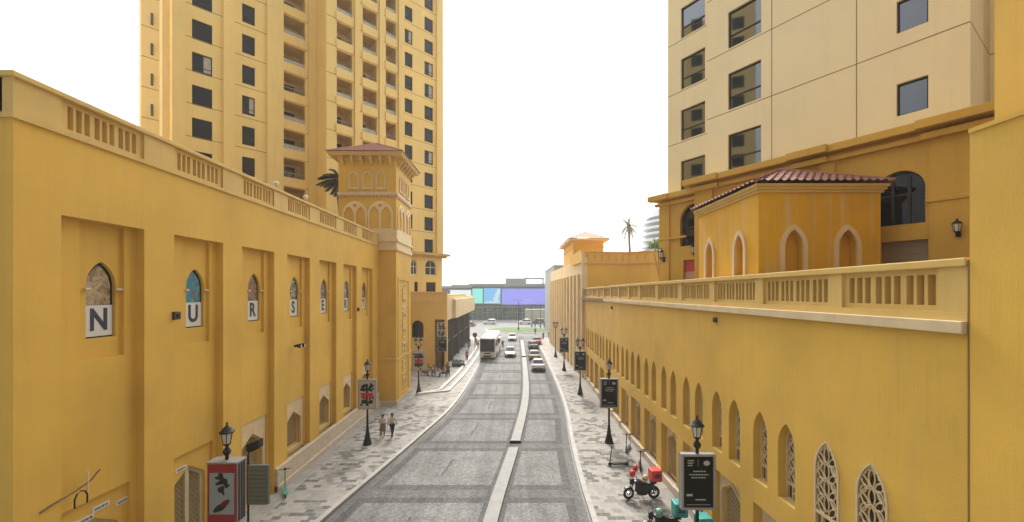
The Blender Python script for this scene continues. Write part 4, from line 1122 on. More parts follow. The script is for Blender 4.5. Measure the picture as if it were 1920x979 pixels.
for a, b in slots:
    for z, me in ((1.0,wmm),(4.4,wmm),(7.6,wtm)): inst_on('window', me, fb, FSd, (a+b)/2, 0, z)
pts = [(8.97,50.0),(14.3,50.6),(16.7,48.9),(17.6,48.9),(17.6,49.9),(26,49.9)]
m = MB()
for (xa_,ya_),(xb_,yb_) in zip(pts, pts[1:]):
    m.quad((xa_,ya_,-.06),(xb_,yb_,-.06),(xb_,yb_,15.6),(xa_,ya_,15.6))
m.box(9.2, 30, 51, 85.8, -.06, 14.4)
m.build('wall', SAFF, fb)
m = MB()
for (xa_,ya_),(xb_,yb_) in zip(pts, pts[1:]):
    d = Vector((xb_-xa_,yb_-ya_,0)); l_ = d.length; F_ = Frame((xa_,ya_), (d.x,d.y), (d.y,-d.x)); q = MB(F_.M)
    q.box(0, l_, -.2, .10, 14.05, 14.25); q.box(0, l_, -.3, .08, 15.5, 15.66)
    n = int(l_/.8)
    for i in range(n): q.box(.3+l_*i/n, .3+l_*i/n+.22, 0, .05, 14.5, 15.3)
    b_ = len(m.v); m.v += q.v; m.f += [[b_+i for i in f] for f in q.f]; m.mi += q.mi
m.build('parapet_band', M('saffron_trim', (.64,.32,.08), .8, var=.06), fb)
m = MB(); m.box(8.75, 13.1, 58, 69, 14.4, 18.0); m.box(8.65, 13.2, 57.9, 69.1, 17.0, 17.2); m.box(8.6, 11, 50.5, 57.9, 14.4, 15.9); pv = m.build('roof_pavilion', SAFF, fb)
m = MB(); m.box(8.05, 13.8, 57.3, 69.7, 18.0, 18.3); m.build('eaves', BUFF, pv)
hip = MB(); 
for f in [((8,57.2,18.3),(13.85,57.2,18.3),(10.9,60.2,19.7),(10.9,60.2,19.7)),((8,69.8,18.3),(8,57.2,18.3),(10.9,60.2,19.7),(10.9,66.8,19.7)),((13.85,57.2,18.3),(13.85,69.8,18.3),(10.9,66.8,19.7),(10.9,60.2,19.7))]:
    tiled(hip, *(f if f[0][0] != 8 or f[1][0] != 8 else (f[0], f[1], f[3], f[2])), pitch=.35)
hip.build('roof', TILE_P, pv, smooth=True)
for px, py, lab in ((1121,541,'dark square window hatch nearer the street on the saffron wall'),(1137,540,'dark square window hatch right of the other on the saffron wall')):
    y = 50.35; x = xpx(px, y); z = zpx(py, y); m = MB(); m.box(-.3,.3,-.09,-.03,-.28,.28); f = m.mesh('window', GLASS_D); inst('window', f, fb, Vector((x,y-.02,z))-root_loc(fb), R(6))
# ================================================================== FAR MALL WITH SCREENS
YM = 160
ml_ = thing('shopping_mall', 'wide low glass fronted mall across the far end of the street', 'building', (-5, YM, 0))
MALL = M('mall_grey', (.30,.33,.33), .7, var=.08, scale=.2); MALL_D = M('mall_dark', (.075,.10,.115), .5, var=.1, scale=.3)
m = MB(); m.box(-34, 16.3, YM+1, YM+40, -.06, 13.4); m.box(-17, 16.3, YM+.5, YM+39, 12.9, 14.4); m.box(-24, -17, YM+.6, YM+39, 12.0, 13.9); m.build('wall', MALL, ml_)
m = MB(); m.box(-15.8, 16.1, YM-.1, YM+1, 5.2, 13.2); m.box(-34, -15.8, YM+.3, YM+1, 10.2, 12.6); m.build('fascia', MALL_D, ml_)
m = MB(); m.box(-2.6, 5.2, YM+4, YM+12, 14.4, 16.6); m.build('roof_plant_room', MALL, ml_)
m = MB()
for x in (5.4, 12.6): m.box(x, x+.35, YM+4, YM+4.4, 14.4, 16.7); m.box(x, x+.35, YM+11, YM+11.4, 14.4, 16.7)
m.box(5.2, 13.0, YM+4, YM+4.5, 16.3, 16.8); m.box(5.2, 13.0, YM+11, YM+11.5, 16.3, 16.8); m.box(5.2,5.6,YM+4.5,YM+11,16.31,16.79); m.box(12.6,13.0,YM+4.5,YM+11,16.31,16.79); m.build('roof_frame', MALL, ml_)
m = MB()
for i in range(26): m.box(-33.8+2*i, -33.65+2*i, YM+.75, YM+1, 0, 5.2)
m.box(-34, 16.3, YM+.7, YM+1, 4.9, 5.2); m.box(-34, 16.3, YM+.72, YM+1, 2.8, 2.95); o = m.build('shopfront', GREYMETAL, ml_)
m = MB(); m.box(-34, 16.3, YM+.9, YM+.98, .05, 5.1); m.build('pane', M('teal_shop_glass', (.035,.09,.10), .15, var=.5, scale=.4), o)
def screen(label, x0, x1, z0, z1, col, em, y=YM-.4):
    t = thing('led_screen', label, 'screen', ((x0+x1)/2, y, z0), 'large screens on the mall'); hw = (x1-x0)/2
    m = MB(); m.box(-hw, hw, 0, .25, 0, z1-z0); inst('casing', m.mesh('casing', MALL_D), t)
    m = MB(); m.box(-hw+.08, hw-.08, -.03, -.001, .08, z1-z0-.08); inst('display', m.mesh('display', M('display_'+str(len(bpy.data.materials)), col, .5, emit=em)), t); return t
s1 = screen('large violet screen filling the right half of the mall fascia', -4.1, 15.0, 6.0, 12.4, (.31,.33,1.0), .40)
m = MB(); m.box(-2.6, 1.8, -.04, -.031, 1.75, 1.9); m.box(-1.2, .7, -.04, -.031, .75, .85); inst('lettering', m.mesh('lettering', M('pale_violet', (.5,.52,1.0), .5, emit=.5)), s1)
s2 = screen('blue screen with a pale blossom like shape in the middle of the mall', -11.2, -4.4, 6.4, 12.6, (.20,.57,1.0), .38)
m = MB()
for (x, z, r) in ((1.3,2.0,.9),(1.9,3.0,.8),(1.1,1.1,.6),(2.3,4.2,.9),(2.6,5.3,.7),(1.5,3.6,.5),(-.8,.8,.4),(-2.0,.9,.35),(.2,.7,.4),(2.1,1.3,.6)):
    m.ball((x,-.03,z), r, 10, 6, (1,.012,1))
m.box(-3.2, 3.2, -.038, -.031, .1, .6); inst('motif', m.mesh('motif', M('pale_motif', (.65,.9,1.0), .5, emit=.36)), s2)
screen('turquoise screen at the left end of the row of screens', -15.7, -11.4, 6.4, 12.4, (.30,1.0,.86), .36)
s4 = screen('pale whitish screen left of the turquoise one above the canopy', -24.5, -16.0, 9.2, 11.9, (.85,1.0,1.0), .38, YM-.1)
hk = thing('hoarding', 'cream panelled hoarding on the plaza in front of the mall', 'hoarding', (9.4, 147, 0))
m = MB(); m.box(-4.6,4.6,-2,2,0,4.6); 
for i in range(7): m.box(-4.5+1.45*i, -4.42+1.45*i, -2.05, -2, 0, 4.6)
inst('panel', m.mesh('panel', M('hoarding_cream', (.46,.47,.36), .6)), hk); m = MB(); m.box(-4.7,4.7,-2.15,2.1,4.6,4.75); inst('cap', m.mesh('cap', GREYMETAL), hk)
fg = thing('office_block', 'narrow grey block end behind the street side of the far right building', 'building', (12, 96, 0))
m = MB(); m.box(9.6, 24, 93, 118, -.06, 16.6); m.build('wall', M('grey_block', (.33,.35,.36), .7, var=.05), fg); m = MB(); m.box(9.5, 24, 92.9, 118, 16.6, 17.0); m.build('coping', MALL, fg)
# white terraced hotel far to the right
ht = thing('terraced_hotel', 'distant white hotel with curved stacked terraces behind the palm', 'building', (92, 230, 0))
m = MB(); WH = M('hotel_white', (.66,.68,.70), .6); HC = (92, 230, 0)
for k in range(16):
    z = 3.3*k; rr = 20-.2*k
    m.lathe([(rr,z),(rr,z+1.2),(rr-1.2,z+1.2),(rr-1.2,z+3.3)], HC, 40)
m.build('terraces', WH, ht)
m = MB()
for k in range(16): m.lathe([(20-.2*k-1.17,3.3*k+1.3),(20-.2*k-1.17,3.3*k+3.2)], HC, 40)
m.build('pane', GLASS_N, ht)
m = MB(); m.lathe([(13,52.8),(13,57),(11,58)], HC, 32); m.build('crown', WH, ht)

# ================================================================== PALMS AND PLANTS
def palm(label, x, y, z0, zc, leaf, rad=3.2, n=22, wind=0.0, group=None, trunk_r=.22):
    t = thing('palm_tree', label, 'palm', (x, y, z0), group)
    h = zc-z0; m = MB(); pts = [(.25*math.sin(i*.5),0,h*i/8) for i in range(9)]; m.path(pts, [trunk_r*(1.25-.45*i/8) for i in range(9)], 8); m.ball((pts[-1][0],0,h), trunk_r*1.5, 8, 5); inst('trunk', m.mesh('trunk', BARK, smooth=True), t)
    cx = pts[-1][0]; cr_ = MB(); rnd = random.Random(int(x*100+y))
    for i in range(n):
        az = 2*math.pi*i/n*2.4+rnd.random()*.6; el = R(70-110*(i/n)+rnd.uniform(-10,10)); Lf = rad*rnd.uniform(.85,1.1)
        p = Vector((cx,0,h)); d = Vector((math.cos(az)*math.cos(el), math.sin(az)*math.cos(el), math.sin(el))); prev = p.copy(); N = 16
        for j in range(N):
            d = (d+Vector((wind*.10,0,-.085))).normalized(); q = prev+d*Lf/N
            cr_.tube(prev, q, .03*(1-j/N)+.008, n=4, caps=False)
            if j > 1:
                sd = d.cross(Vector((0,0,1))); sd = sd.normalized() if sd.length > .01 else Vector((1,0,0)); up = sd.cross(d)
                ll = rad*.26*math.sin(math.pi*(j+1)/(N+2))**.6
                for s in (-1, 1):
                    for f in (0, .5):
                        a = prev.lerp(q, f); tip = a+(sd*s*.8+d*.55-up*.28+Vector((wind*.25,0,-.12)))*ll*rnd.uniform(.8,1.1)
                        cr_.add([tuple(a+d*.05), tuple(a-d*.05), tuple(tip)], [(0,1,2)])
            prev = q
    inst('crown', cr_.mesh('crown', leaf), t); return t
palm('tall hazy grey green palm above the saffron building parapet', 24.4, 84, 0, xpx(0,1)*0+zpx(424,84), LEAF_P, 3.1, 17, .0, None, .3)
palm('dark windblown palm beside the left corner tower', -17.0, 39.6, 14.4, zpx(336,39.6), LEAF_D, 1.9, 24, -1.2, None, .16)
def bush(name, label, cat, x, y, z, r, h, leaf, n=500, lo=.4):
    t = thing(name, label, cat, (x,y,z)); rnd = random.Random(3+int(x*10)); m = MB(); m.path([(0,0,0),(.05,0,h*.4),(0,.05,h*.8)], .05, 5)
    for i in range(6):
        a = i*1.05; m.path([(0,0,h*.35),(r*.5*math.cos(a),r*.5*math.sin(a),h*(.6+.05*i))], .02, 4)
    inst('trunk', m.mesh('trunk', BARK), t); m = MB()
    cl = [(rnd.uniform(-.7,.7)*r, rnd.uniform(-.7,.7)*r, h*rnd.uniform(lo,1)) for _ in range(14)]
    for i in range(n):
        c = rnd.choice(cl); p = Vector(c)+Vector((rnd.gauss(0,1),rnd.gauss(0,1),rnd.gauss(0,1)))*r*.2
        a = Vector((rnd.gauss(0,1),rnd.gauss(0,1),rnd.gauss(0,1))).normalized()*r*.17; b = a.orthogonal().normalized()*r*.07
        m.add([tuple(p-a), tuple(p+b), tuple(p+a), tuple(p-b)], [(0,1,2,3)])
    inst('crown', m.mesh('crown', leaf), t); return t
bush('small_tree', 'bright green small tree peeping out left of the podium', 'tree', xpx(1236,33), 33, 10.0, .8, 5.0, LEAF_B, 600, .78)
for i, (x, y) in enumerate(((-24,150),(-19.5,152),(-16,149),(-12.5,151),(-8,150),(-4.5,152),(-.5,150))):
    bush('small_tree', ['small tree at the far left before the mall glass','second small tree from the left before the mall glass','third small tree from the left before the mall glass','middle small tree before the mall glass','small tree below the blossom screen','small tree below the join of the blue and violet screens','small tree before the mall nearest the cream hoarding'][i], 'tree', x, y, 0, 1.7, 4.4, LEAF, 260)['group'] = 'small trees before the mall'

# ================================================================== STREET LAMPS WITH ADVERT BOXES
def lamp_parts(double):
    pole = MB(); pole.lathe([(.30,0),(.30,.1),(.26,.14),(.25,.3),(.2,.36),(.17,.55),(.11,.95),(.085,1.15),(.10,1.2),(.075,1.26),(.065,2.2),(.06,4.5),(.06,4.65),(.12,4.72),(.14,4.82),(.06,4.95),(.05,5.0)], n=14)
    heads = [(-.26,0),(.26,0)] if double else [(0,0)]
    if double:
        for s in (-1,1): pole.path([(0,0,4.9),(s*.12,0,4.86),(s*.24,0,4.9),(s*.26,0,5.0)], .028, 6)
    gl = MB(); cg = MB()
    for hx, hy in heads:
        gl.lathe([(.115,5.1),(.185,5.5)], (hx,hy,0), 6)
        cg.lathe([(.04,4.98),(.13,5.06),(.13,5.1),(.10,5.1)], (hx,hy,0), 10); cg.lathe([(.25,5.5),(.25,5.54),(.17,5.6),(.14,5.66),(.07,5.72),(.03,5.78),(.035,5.84),(.008,5.9)], (hx,hy,0), 12)
        for i in range(6):
            a = i*math.pi/3; cg.tube((hx+.12*math.cos(a),hy+.12*math.sin(a),5.09),(hx+.195*math.cos(a),hy+.195*math.sin(a),5.51),.014,n=4)
    bx = MB(); bx.box(-.62,.62,-.11,.11,2.45,4.48)
    fr = MB(); 
    for y in (-.125,.115):
        fr.box(-.63,.63,y,y+.01,2.44,2.53); fr.box(-.63,.63,y,y+.01,4.40,4.49); fr.box(-.63,-.54,y,y+.01,2.53,4.40); fr.box(.54,.63,y,y+.01,2.53,4.40)
    return pole.mesh('pole', IRON, smooth=True), gl.mesh('glass', LAMPGLASS), cg.mesh('lantern', IRON, smooth=True), bx.mesh('advert_box', GREYMETAL), fr.mesh('frame', GREYMETAL)
LP = {d: lamp_parts(d) for d in (False, True)}
def poster_black(box, small=False):
    m = MB(); m.box(-.54,.54,-.118,-.111,2.53,4.40); inst('poster', m.mesh('poster', M('black_poster', (.004,.0045,.005), .6, spec=.15) if 'black_poster' not in bpy.data.materials else bpy.data.materials['black_poster']), box)
    m = MB(); rnd = random.Random(5)
    m.ball((.30,-.12,4.16), .12, 12, 6, (1,.02,.8)); m.box(-.02,-.012,-.122,-.118,4.05,4.3)
    for i in range(3): m.box(-.40,-.16-.03*i,-.122,-.118,4.24-.09*i,4.275-.09*i)
    for zz, l_ in ((3.86,.2),(3.74,.34),(3.63,.26)):
        x = -l_
        while x < l_: a = rnd.uniform(.03,.09); m.box(x, x+a, -.122, -.118, zz-.02, zz+.02); x += a+.02
    m.box(-.44,-.22,-.122,-.118,2.95,3.03); m.box(-.12,.26,-.122,-.118,2.80,2.84); m.box(-.44,.44,-.122,-.118,2.63,2.645)
    inst('lettering', m.mesh('lettering', M('poster_white', (.42,.44,.42), .5) if 'poster_white' not in bpy.data.materials else bpy.data.materials['poster_white']), box)
def poster_faces(box, k):
    m = MB(); m.box(-.54,.54,-.118,-.111,2.53,4.40); inst('poster', m.mesh('poster', M('poster_grey', (.42,.40,.38), .4) if k == 0 else bpy.data.materials['poster_grey']), box)
    m = MB()
    for s in (-1,1):
        for i in range(9): rp_ = random.Random(i+k*20+s); m.ball((s*.25+rp_.gauss(0,.07),-.118,3.92+rp_.gauss(0,.1)), rp_.uniform(.07,.14), 10, 6, (1.1,.02,.8))
        for i in range(10): rp_ = random.Random(i+50+k*9+s); m.ball((s*.22+rp_.gauss(0,.1),-.118,2.98+rp_.gauss(0,.16)), rp_.uniform(.05,.11), 8, 5, (.9,.02,1.3))
    m.box(-.30,.30,-.122,-.118,2.9,2.98); m.box(-.3,.3,-.122,-.118,3.8,3.86); m.box(-.07,.07,-.1225,-.118,2.7,4.2)
    inst('dark_print', m.mesh('dark_print', BLACK), box)
    m = MB()
    for i in range(22): rp_ = random.Random(i+99); m.ball((rp_.uniform(-.38,.38),-.121,3.42+rp_.gauss(0,.09)), rp_.uniform(.06,.14), 10, 6, (1.1,.018,.8))
    inst('red_print', m.mesh('red_print', M('print_red', (.45,.02,.03), .5) if k == 0 else bpy.data.materials['print_red']), box)
def street_lamp(x, y, label, double, kind, rot=0):
    t = thing('street_lamp', label, 'street lamp', (x,y,.1), 'black street lamps with advert boxes', rot)
    p, gl, cg, bx, fr = LP[double]; inst('pole', p, t); o = inst('lantern', cg, t); inst('glass', gl, o)
    if kind is None: return t
    b = inst('advert_box', bx, t); inst('frame', fr, b)
    if kind == 'black': poster_black(b)
    elif kind == 'faces': poster_faces(b, 0 if 'poster_grey' not in bpy.data.materials else 1)
    return t
street_lamp(6.85, 15.0, 'black lamp with dark text poster nearest the camera, beside the parked delivery motorbikes', False, 'black')
street_lamp(6.75, 28.2, 'black single lantern lamp with dark poster behind the parked kick scooters', False, 'black')
street_lamp(7.0, 41.6, 'black twin lantern lamp with dark poster where the right wall ends', True, 'black')
street_lamp(7.0, 54.5, 'black lamp with small dark poster beside the pale pilastered street wall', True, 'black')
street_lamp(7.1, 66.0, 'slim black lamp without poster farthest along the right pavement', True, None)
street_lamp(-9.95, 27.9, 'black lamp with red and black figure poster beside the walking couple', False, 'faces')
street_lamp(-9.67, 42.0, 'black twin lantern lamp with grey poster beyond the corner tower', True, 'faces')
street_lamp(-9.5, 55.4, 'black twin lantern lamp with dark poster at the outdoor cafe', True, 'black')
# the nearest lamp on the left carries a thick box with a red banded picture
t = thing('street_lamp', 'black lamp on a thick slatted box with red banded poster nearest on the left', 'street lamp', (-10.55, 15.0, .1), 'black street lamps with advert boxes')
p, gl, cg, bx, fr = LP[False]; inst('pole', p, t, (0,0,-.25)); o = inst('lantern', cg, t, (0,0,-.25)); inst('glass', gl, o)
m = MB(); m.box(-.54,.54,-.24,.24,2.02,4.2); m.box(-.57,.57,-.27,.27,4.2,4.25); m.box(-.57,.57,-.27,.27,1.97,2.02); b = inst('advert_box', m.mesh('advert_box', GREYMETAL), t)
m = MB()
for i in range(3): m.box(.54,.56,-.18+.14*i,-.10+.14*i,2.06,4.16)
inst('slats', m.mesh('slats', FRAME_D), b)
m = MB(); m.box(-.53,.53,-.26,-.24,2.04,4.18); inst('poster', m.mesh('poster', M('poster_red', (.27,.018,.022), .5)), b)
m = MB(); m.box(-.45,.45,-.272,-.26,2.36,3.86); inst('picture', m.mesh('picture', M('poster_mist', (.27,.33,.35), .4)), b)
m = MB()
rp = random.Random(4)
for i in range(26): m.ball((.03+rp.gauss(0,.10), -.275-.0004*i, 3.52+rp.gauss(0,.13)), rp.uniform(.04,.09), 8, 5, (rp.uniform(.7,1.4),.03,rp.uniform(.6,1.3)))
m.path([(.05,-.26,3.4),(.02,-.26,3.2),(.09,-.26,3.06)], [.05,.06,.03], 5)
for i in range(12): t_ = i/11; m.ball((-.26+.42*t_, -.275-.0004*i, 2.46+.30*t_), .05+.09*math.sin(math.pi*t_), 8, 5, (1.1,.03,.75)); inst('dark_print', m.mesh('dark_print', M('print_dark', (.03,.04,.04), .5)), b)
m = MB(); 
for i in range(9): t_ = i/8; m.ball((.0+.25*t_, -.283-.0004*i, 2.66+.22*t_), .05+.06*math.sin(math.pi*t_), 8, 5, (1.1,.03,.8)); inst('red_print', m.mesh('red_print', bpy.data.materials['poster_red']), b)

# floodlight post and grey-green cabinet behind it
t = thing('floodlight_post', 'thin post with dark floodlight and green slatted board beside the red banded advert box', 'floodlight', (-11.0, 16.9, .1))
m = MB(); m.tube((0,0,0),(0,0,3.6),.045,.04,8); m.path([(0,0,3.6),(.02,0,3.8),(.06,0,4.0)], .035, 6); inst('post', m.mesh('post', IRON), t)
m = MB(); m.loft([[(-.02,s*.10,z) for s,z in ((-1,3.85),(1,3.85),(1,4.12),(-1,4.12))],[(.2,s*.13,z) for s,z in ((-1,3.82),(1,3.82),(1,4.2),(-1,4.2))],[(.52,s*.17,z) for s,z in ((-1,3.98),(1,3.98),(1,4.32),(-1,4.32))]]); inst('lamp_head', m.mesh('lamp_head', IRON), t)
m = MB(); m.box(.03,.86,-.07,.07,1.62,3.25); b = inst('board', m.mesh('board', M('board_green', (.115,.128,.10), .6)), t)
m = MB()
for i in range(9): m.box(.06,.83,-.09,-.07,1.66+.176*i,1.66+.176*i+.13)
inst('slats', m.mesh('slats', M('board_slat', (.14,.155,.12), .6)), b)

# ================================================================== VEHICLES
def ring(y, hw, z0, z1, k=.12, kt=.86):
    return [(-hw*.93,y,z0),(hw*.93,y,z0),(hw,y,z0+k),(hw,y,z1-k),(hw*kt,y,z1),(-hw*kt,y,z1),(-hw,y,z1-k),(-hw,y,z0+k)]
LIGHT = M('headlamp', (.75,.75,.72), .15); TAIL = M('tail_lamp', (.42,.012,.012), .25); PLATE = M('number_plate', (.55,.54,.5), .5); TYREM = RUBBER
CARGLASS = M('car_glass', (.008,.009,.010), .08, spec=.4)
def car_meshes(kind):
    d = {}
    suv = kind == 'suv'; up = .22 if suv else 0
    b = MB(); b.loft([ring(-2.28,.68,.40,.80+up),ring(-2.2,.80,.30,.94+up),ring(-1.7,.88,.24,1.0+up),ring(-.9,.91,.22,.98+up),(ring(.2,.91,.22,.95+up)),ring(1.0,.90,.22,.90+up),ring(1.75,.86,.24,.78+up),ring(2.15,.76,.28,.66+up),ring(2.28,.62,.36,.56+up)])
    d['body'] = b
    ht = 1.45+(.3 if suv else 0); zb = .93+up
    y0, y1, y2, y3 = ((-2.05,-1.85,.25,1.05) if suv else (-1.75,-1.05,.15,1.05))
    c = MB(); c.add([(-.82,y0,zb),(.82,y0,zb),(.82,y3,zb-.04),(-.82,y3,zb-.04),(-.62,y1,ht-.03),(.62,y1,ht-.03),(.62,y2,ht-.03),(-.62,y2,ht-.03)],[(0,1,5,4),(1,2,6,5),(2,3,7,6),(3,0,4,7),(4,5,6,7)]); d['windows'] = c
    r = MB(); r.loft([[(-.60,y1-.04,ht-.04),(.60,y1-.04,ht-.04),(.5,y1-.0,ht+.02),(-.5,y1-.0,ht+.02)],[(-.64,(y1+y2)/2,ht-.04),(.64,(y1+y2)/2,ht-.04),(.54,(y1+y2)/2,ht+.05),(-.54,(y1+y2)/2,ht+.05)],[(-.60,y2+.05,ht-.04),(.60,y2+.05,ht-.04),(.5,y2,ht+.02),(-.5,y2,ht+.02)]])
    for s in (-1,1):
        for (ya,yb) in ((y0,y1),(y3,y2)): r.path([(s*.82,ya,zb-.02),(s*.63,yb,ht-.02)], .045, 5)
        r.path([(s*.835,-.35,zb-.02),(s*.64,-.3,ht-.02)], .035, 5)
    d['roof'] = r
    w = MB(); 
    w.tube((-.11,0,0),(.11,0,0),.33,n=18); d['wheel'] = w
    h = MB(); h.tube((-.115,0,0),(.115,0,0),.21,n=12); d['rim'] = h
    l = MB(); l.box(-.17,.17,-.05,.05,-.07,.07); d['headlight'] = l; d['tail_light'] = l
    bp = MB(); bp.box(-.72,.72,-2.31,-2.2,.34,.52); bp.box(-.60,.60,2.18,2.30,.32,.46); bp.box(-.38,.38,2.2,2.30,.50,.60); d['bumper'] = bp
    pl_ = MB(); pl_.box(-.24,.24,-2.325,-2.29,.62,.74); d['number_plate'] = pl_
    mi = MB(); mi.ball((0,0,0), .12, 8, 5, (1,.6,.8)); d['mirror'] = mi
    return d, up
CM = {k: car_meshes(k) for k in ('sedan', 'suv')}
paints = {}
def car(label, x, y, rot, colour, kind='sedan', cat='car', roof=None):
    t = thing('parked_car' if False else 'car', label, cat, (x,y,.0), 'cars on the street', rot); d, up = CM[kind]
    key = (kind,)+tuple(colour)
    if key not in paints:
        pm = M('paint_'+str(len(paints)), colour, .28, spec=.6); rm_ = M('roof_paint_'+str(len(paints)), roof, .3) if roof else pm
        paints[key] = {'body': d['body'].mesh('body', pm, smooth=True), 'roof': d['roof'].mesh('roof', rm_, smooth=True), 'windows': d['windows'].mesh('windows', CARGLASS), 'wheel': d['wheel'].mesh('wheel', TYREM), 'rim': d['rim'].mesh('rim', CHROME),
            'headlight': d['headlight'].mesh('headlight', LIGHT), 'tail_light': d['tail_light'].mesh('tail_light', TAIL), 'bumper': d['bumper'].mesh('bumper', BLACK), 'number_plate': d['number_plate'].mesh('number_plate', PLATE), 'mirror': d['mirror'].mesh('mirror', pm)}
    q = paints[key]
    for n in ('body','roof','windows','bumper','number_plate'): inst(n, q[n], t)
    for sx in (-1,1):
        for yy in (-1.38,1.38): w = inst('wheel', q['wheel'], t, (sx*.80,yy,.33)); inst('rim', q['rim'], w)
        inst('headlight', q['headlight'], t, (sx*.55,2.17,.62+up), R(-sx*18)); inst('tail_light', q['tail_light'], t, (sx*.60,-2.22,.80+up)); inst('mirror', q['mirror'], t, (sx*.96,.72,.98+up))
    return t
car('white sedan driving towards the camera beside the bus', -.28, 68.2, R(180), (.62,.61,.58))
car('white car coming out of the roundabout towards the camera', .1, 91, R(178), (.66,.66,.65))
car('cream white sedan seen from behind, nearest car on the street', 3.62, 56.2, R(-3), (.68,.66,.62))
car('beige topped brown taxi ahead of the nearest white sedan', 3.55, 64.6, R(0), (.22,.16,.12), 'sedan', 'taxi', (.55,.5,.44))
car('black car queueing ahead of the beige topped taxi', 4.0, 77, R(2), (.012,.012,.013))
car('red car beside the black car at the kerb', 5.2, 84, R(-4), (.42,.05,.04))
car('white suv passing behind the lawn on the left', xpx(918,137), 137, R(90), (.66,.66,.65), 'suv')
car('white suv passing behind the lawn near its lamp post', xpx(984,137.5), 137.5, R(90), (.66,.67,.66), 'suv')
car('dark blue car behind the lawn near the cream hoarding', xpx(1008,139), 139, R(90), (.03,.035,.07), 'suv')
car('red car turning on the cross road far left', xpx(879,129), 129, R(75), (.36,.07,.06))
car('white sedan at the left end of the cross road', xpx(862,133), 133, R(88), (.62,.62,.6))
# coach
BX, BY = -3.65, 64.2
t = thing('coach', 'white coach with a tall dark windscreen coming down the left lane', 'bus', (BX, BY+5.8, 0), None, R(180-2.5))
def bring(y, hw, z0, z1, c=.22): return [(-hw,y,z0),(hw,y,z0),(hw,y,z1-c),(hw-c*.5,y,z1-c*.25),(hw-c*1.3,y,z1),(-hw+c*1.3,y,z1),(-hw+c*.5,y,z1-c*.25),(-hw,y,z1-c)]
CW = M('coach_white', (.68,.68,.66), .3)
m = MB(); m.loft([bring(-5.8,1.22,.34,3.4),bring(-5.7,1.27,.3,3.5),bring(5.2,1.27,.3,3.5),bring(5.7,1.25,.3,3.46),bring(5.82,1.2,.34,3.38,.18)]); inst('body', m.mesh('body', CW, smooth=True), t)
m = MB(); m.add([(-1.15,5.875,1.25),(1.15,5.875,1.25),(1.12,5.84,3.2),(-1.12,5.84,3.2),(-1.12,5.6,1.25),(1.12,5.6,1.25),(1.14,5.6,3.2),(-1.14,5.6,3.2)],[(0,1,2,3),(0,3,7,4),(1,5,6,2),(3,2,6,7),(0,4,5,1)]); o = inst('windscreen', m.mesh('windscreen', CARGLASS), t)
m = MB(); m.box(-.01,.01,5.80,5.88,1.3,3.1); m.path([(-.7,5.86,1.28),(-.1,5.88,1.5)],.02,4); m.path([(.7,5.86,1.28),(.1,5.88,1.5)],.02,4); inst('wipers', m.mesh('wipers', BLACK), o)
for s in (-1,1):
    m = MB(); m.box(s*1.262,s*1.285,-5.3,5.1,1.6,2.85); inst('side_windows', m.mesh('side_windows', CARGLASS), t)
    m = MB(); m.box(-.2,.2,-.04,.04,-.09,.09); inst('headlight', m.mesh('headlight', LIGHT), t, (s*.85,5.80,.75))
    m = MB(); m.path([(s*1.1,5.6,3.1),(s*1.4,5.95,2.95),(s*1.42,5.95,2.7)], .035, 6); m.box(s*1.42-.1,s*1.42+.1,5.9,6.0,2.3,2.75); inst('mirror', m.mesh('mirror', BLACK), t)
    for yy in (3.4,-3.2,-4.4):
        m = MB(); m.tube((-.14,0,0),(.14,0,0),.48,n=20); w = inst('wheel', m.mesh('wheel', RUBBER), t, (s*1.15,yy,.48)); m = MB(); m.tube((-.15,0,0),(.15,0,0),.27,n=12); inst('rim', m.mesh('rim', CHROME), w)
m = MB(); m.box(-.62,.62,5.70,5.85,.42,.62); m.box(-.5,.5,5.72,5.86,.9,1.05); inst('grille', m.mesh('grille', BLACK), t)
m = MB(); m.box(-.26,.26,5.85,5.865,.66,.78); inst('number_plate', m.mesh('number_plate', PLATE), t)
m = MB(); m.loft([bring(-2.5,.85,3.48,3.66,.08),bring(1.2,.85,3.48,3.7,.08)]); m.loft([bring(2.2,.6,3.48,3.62,.06),bring(3.4,.6,3.48,3.62,.06)]); inst('roof_unit', m.mesh('roof_unit', CW), t)

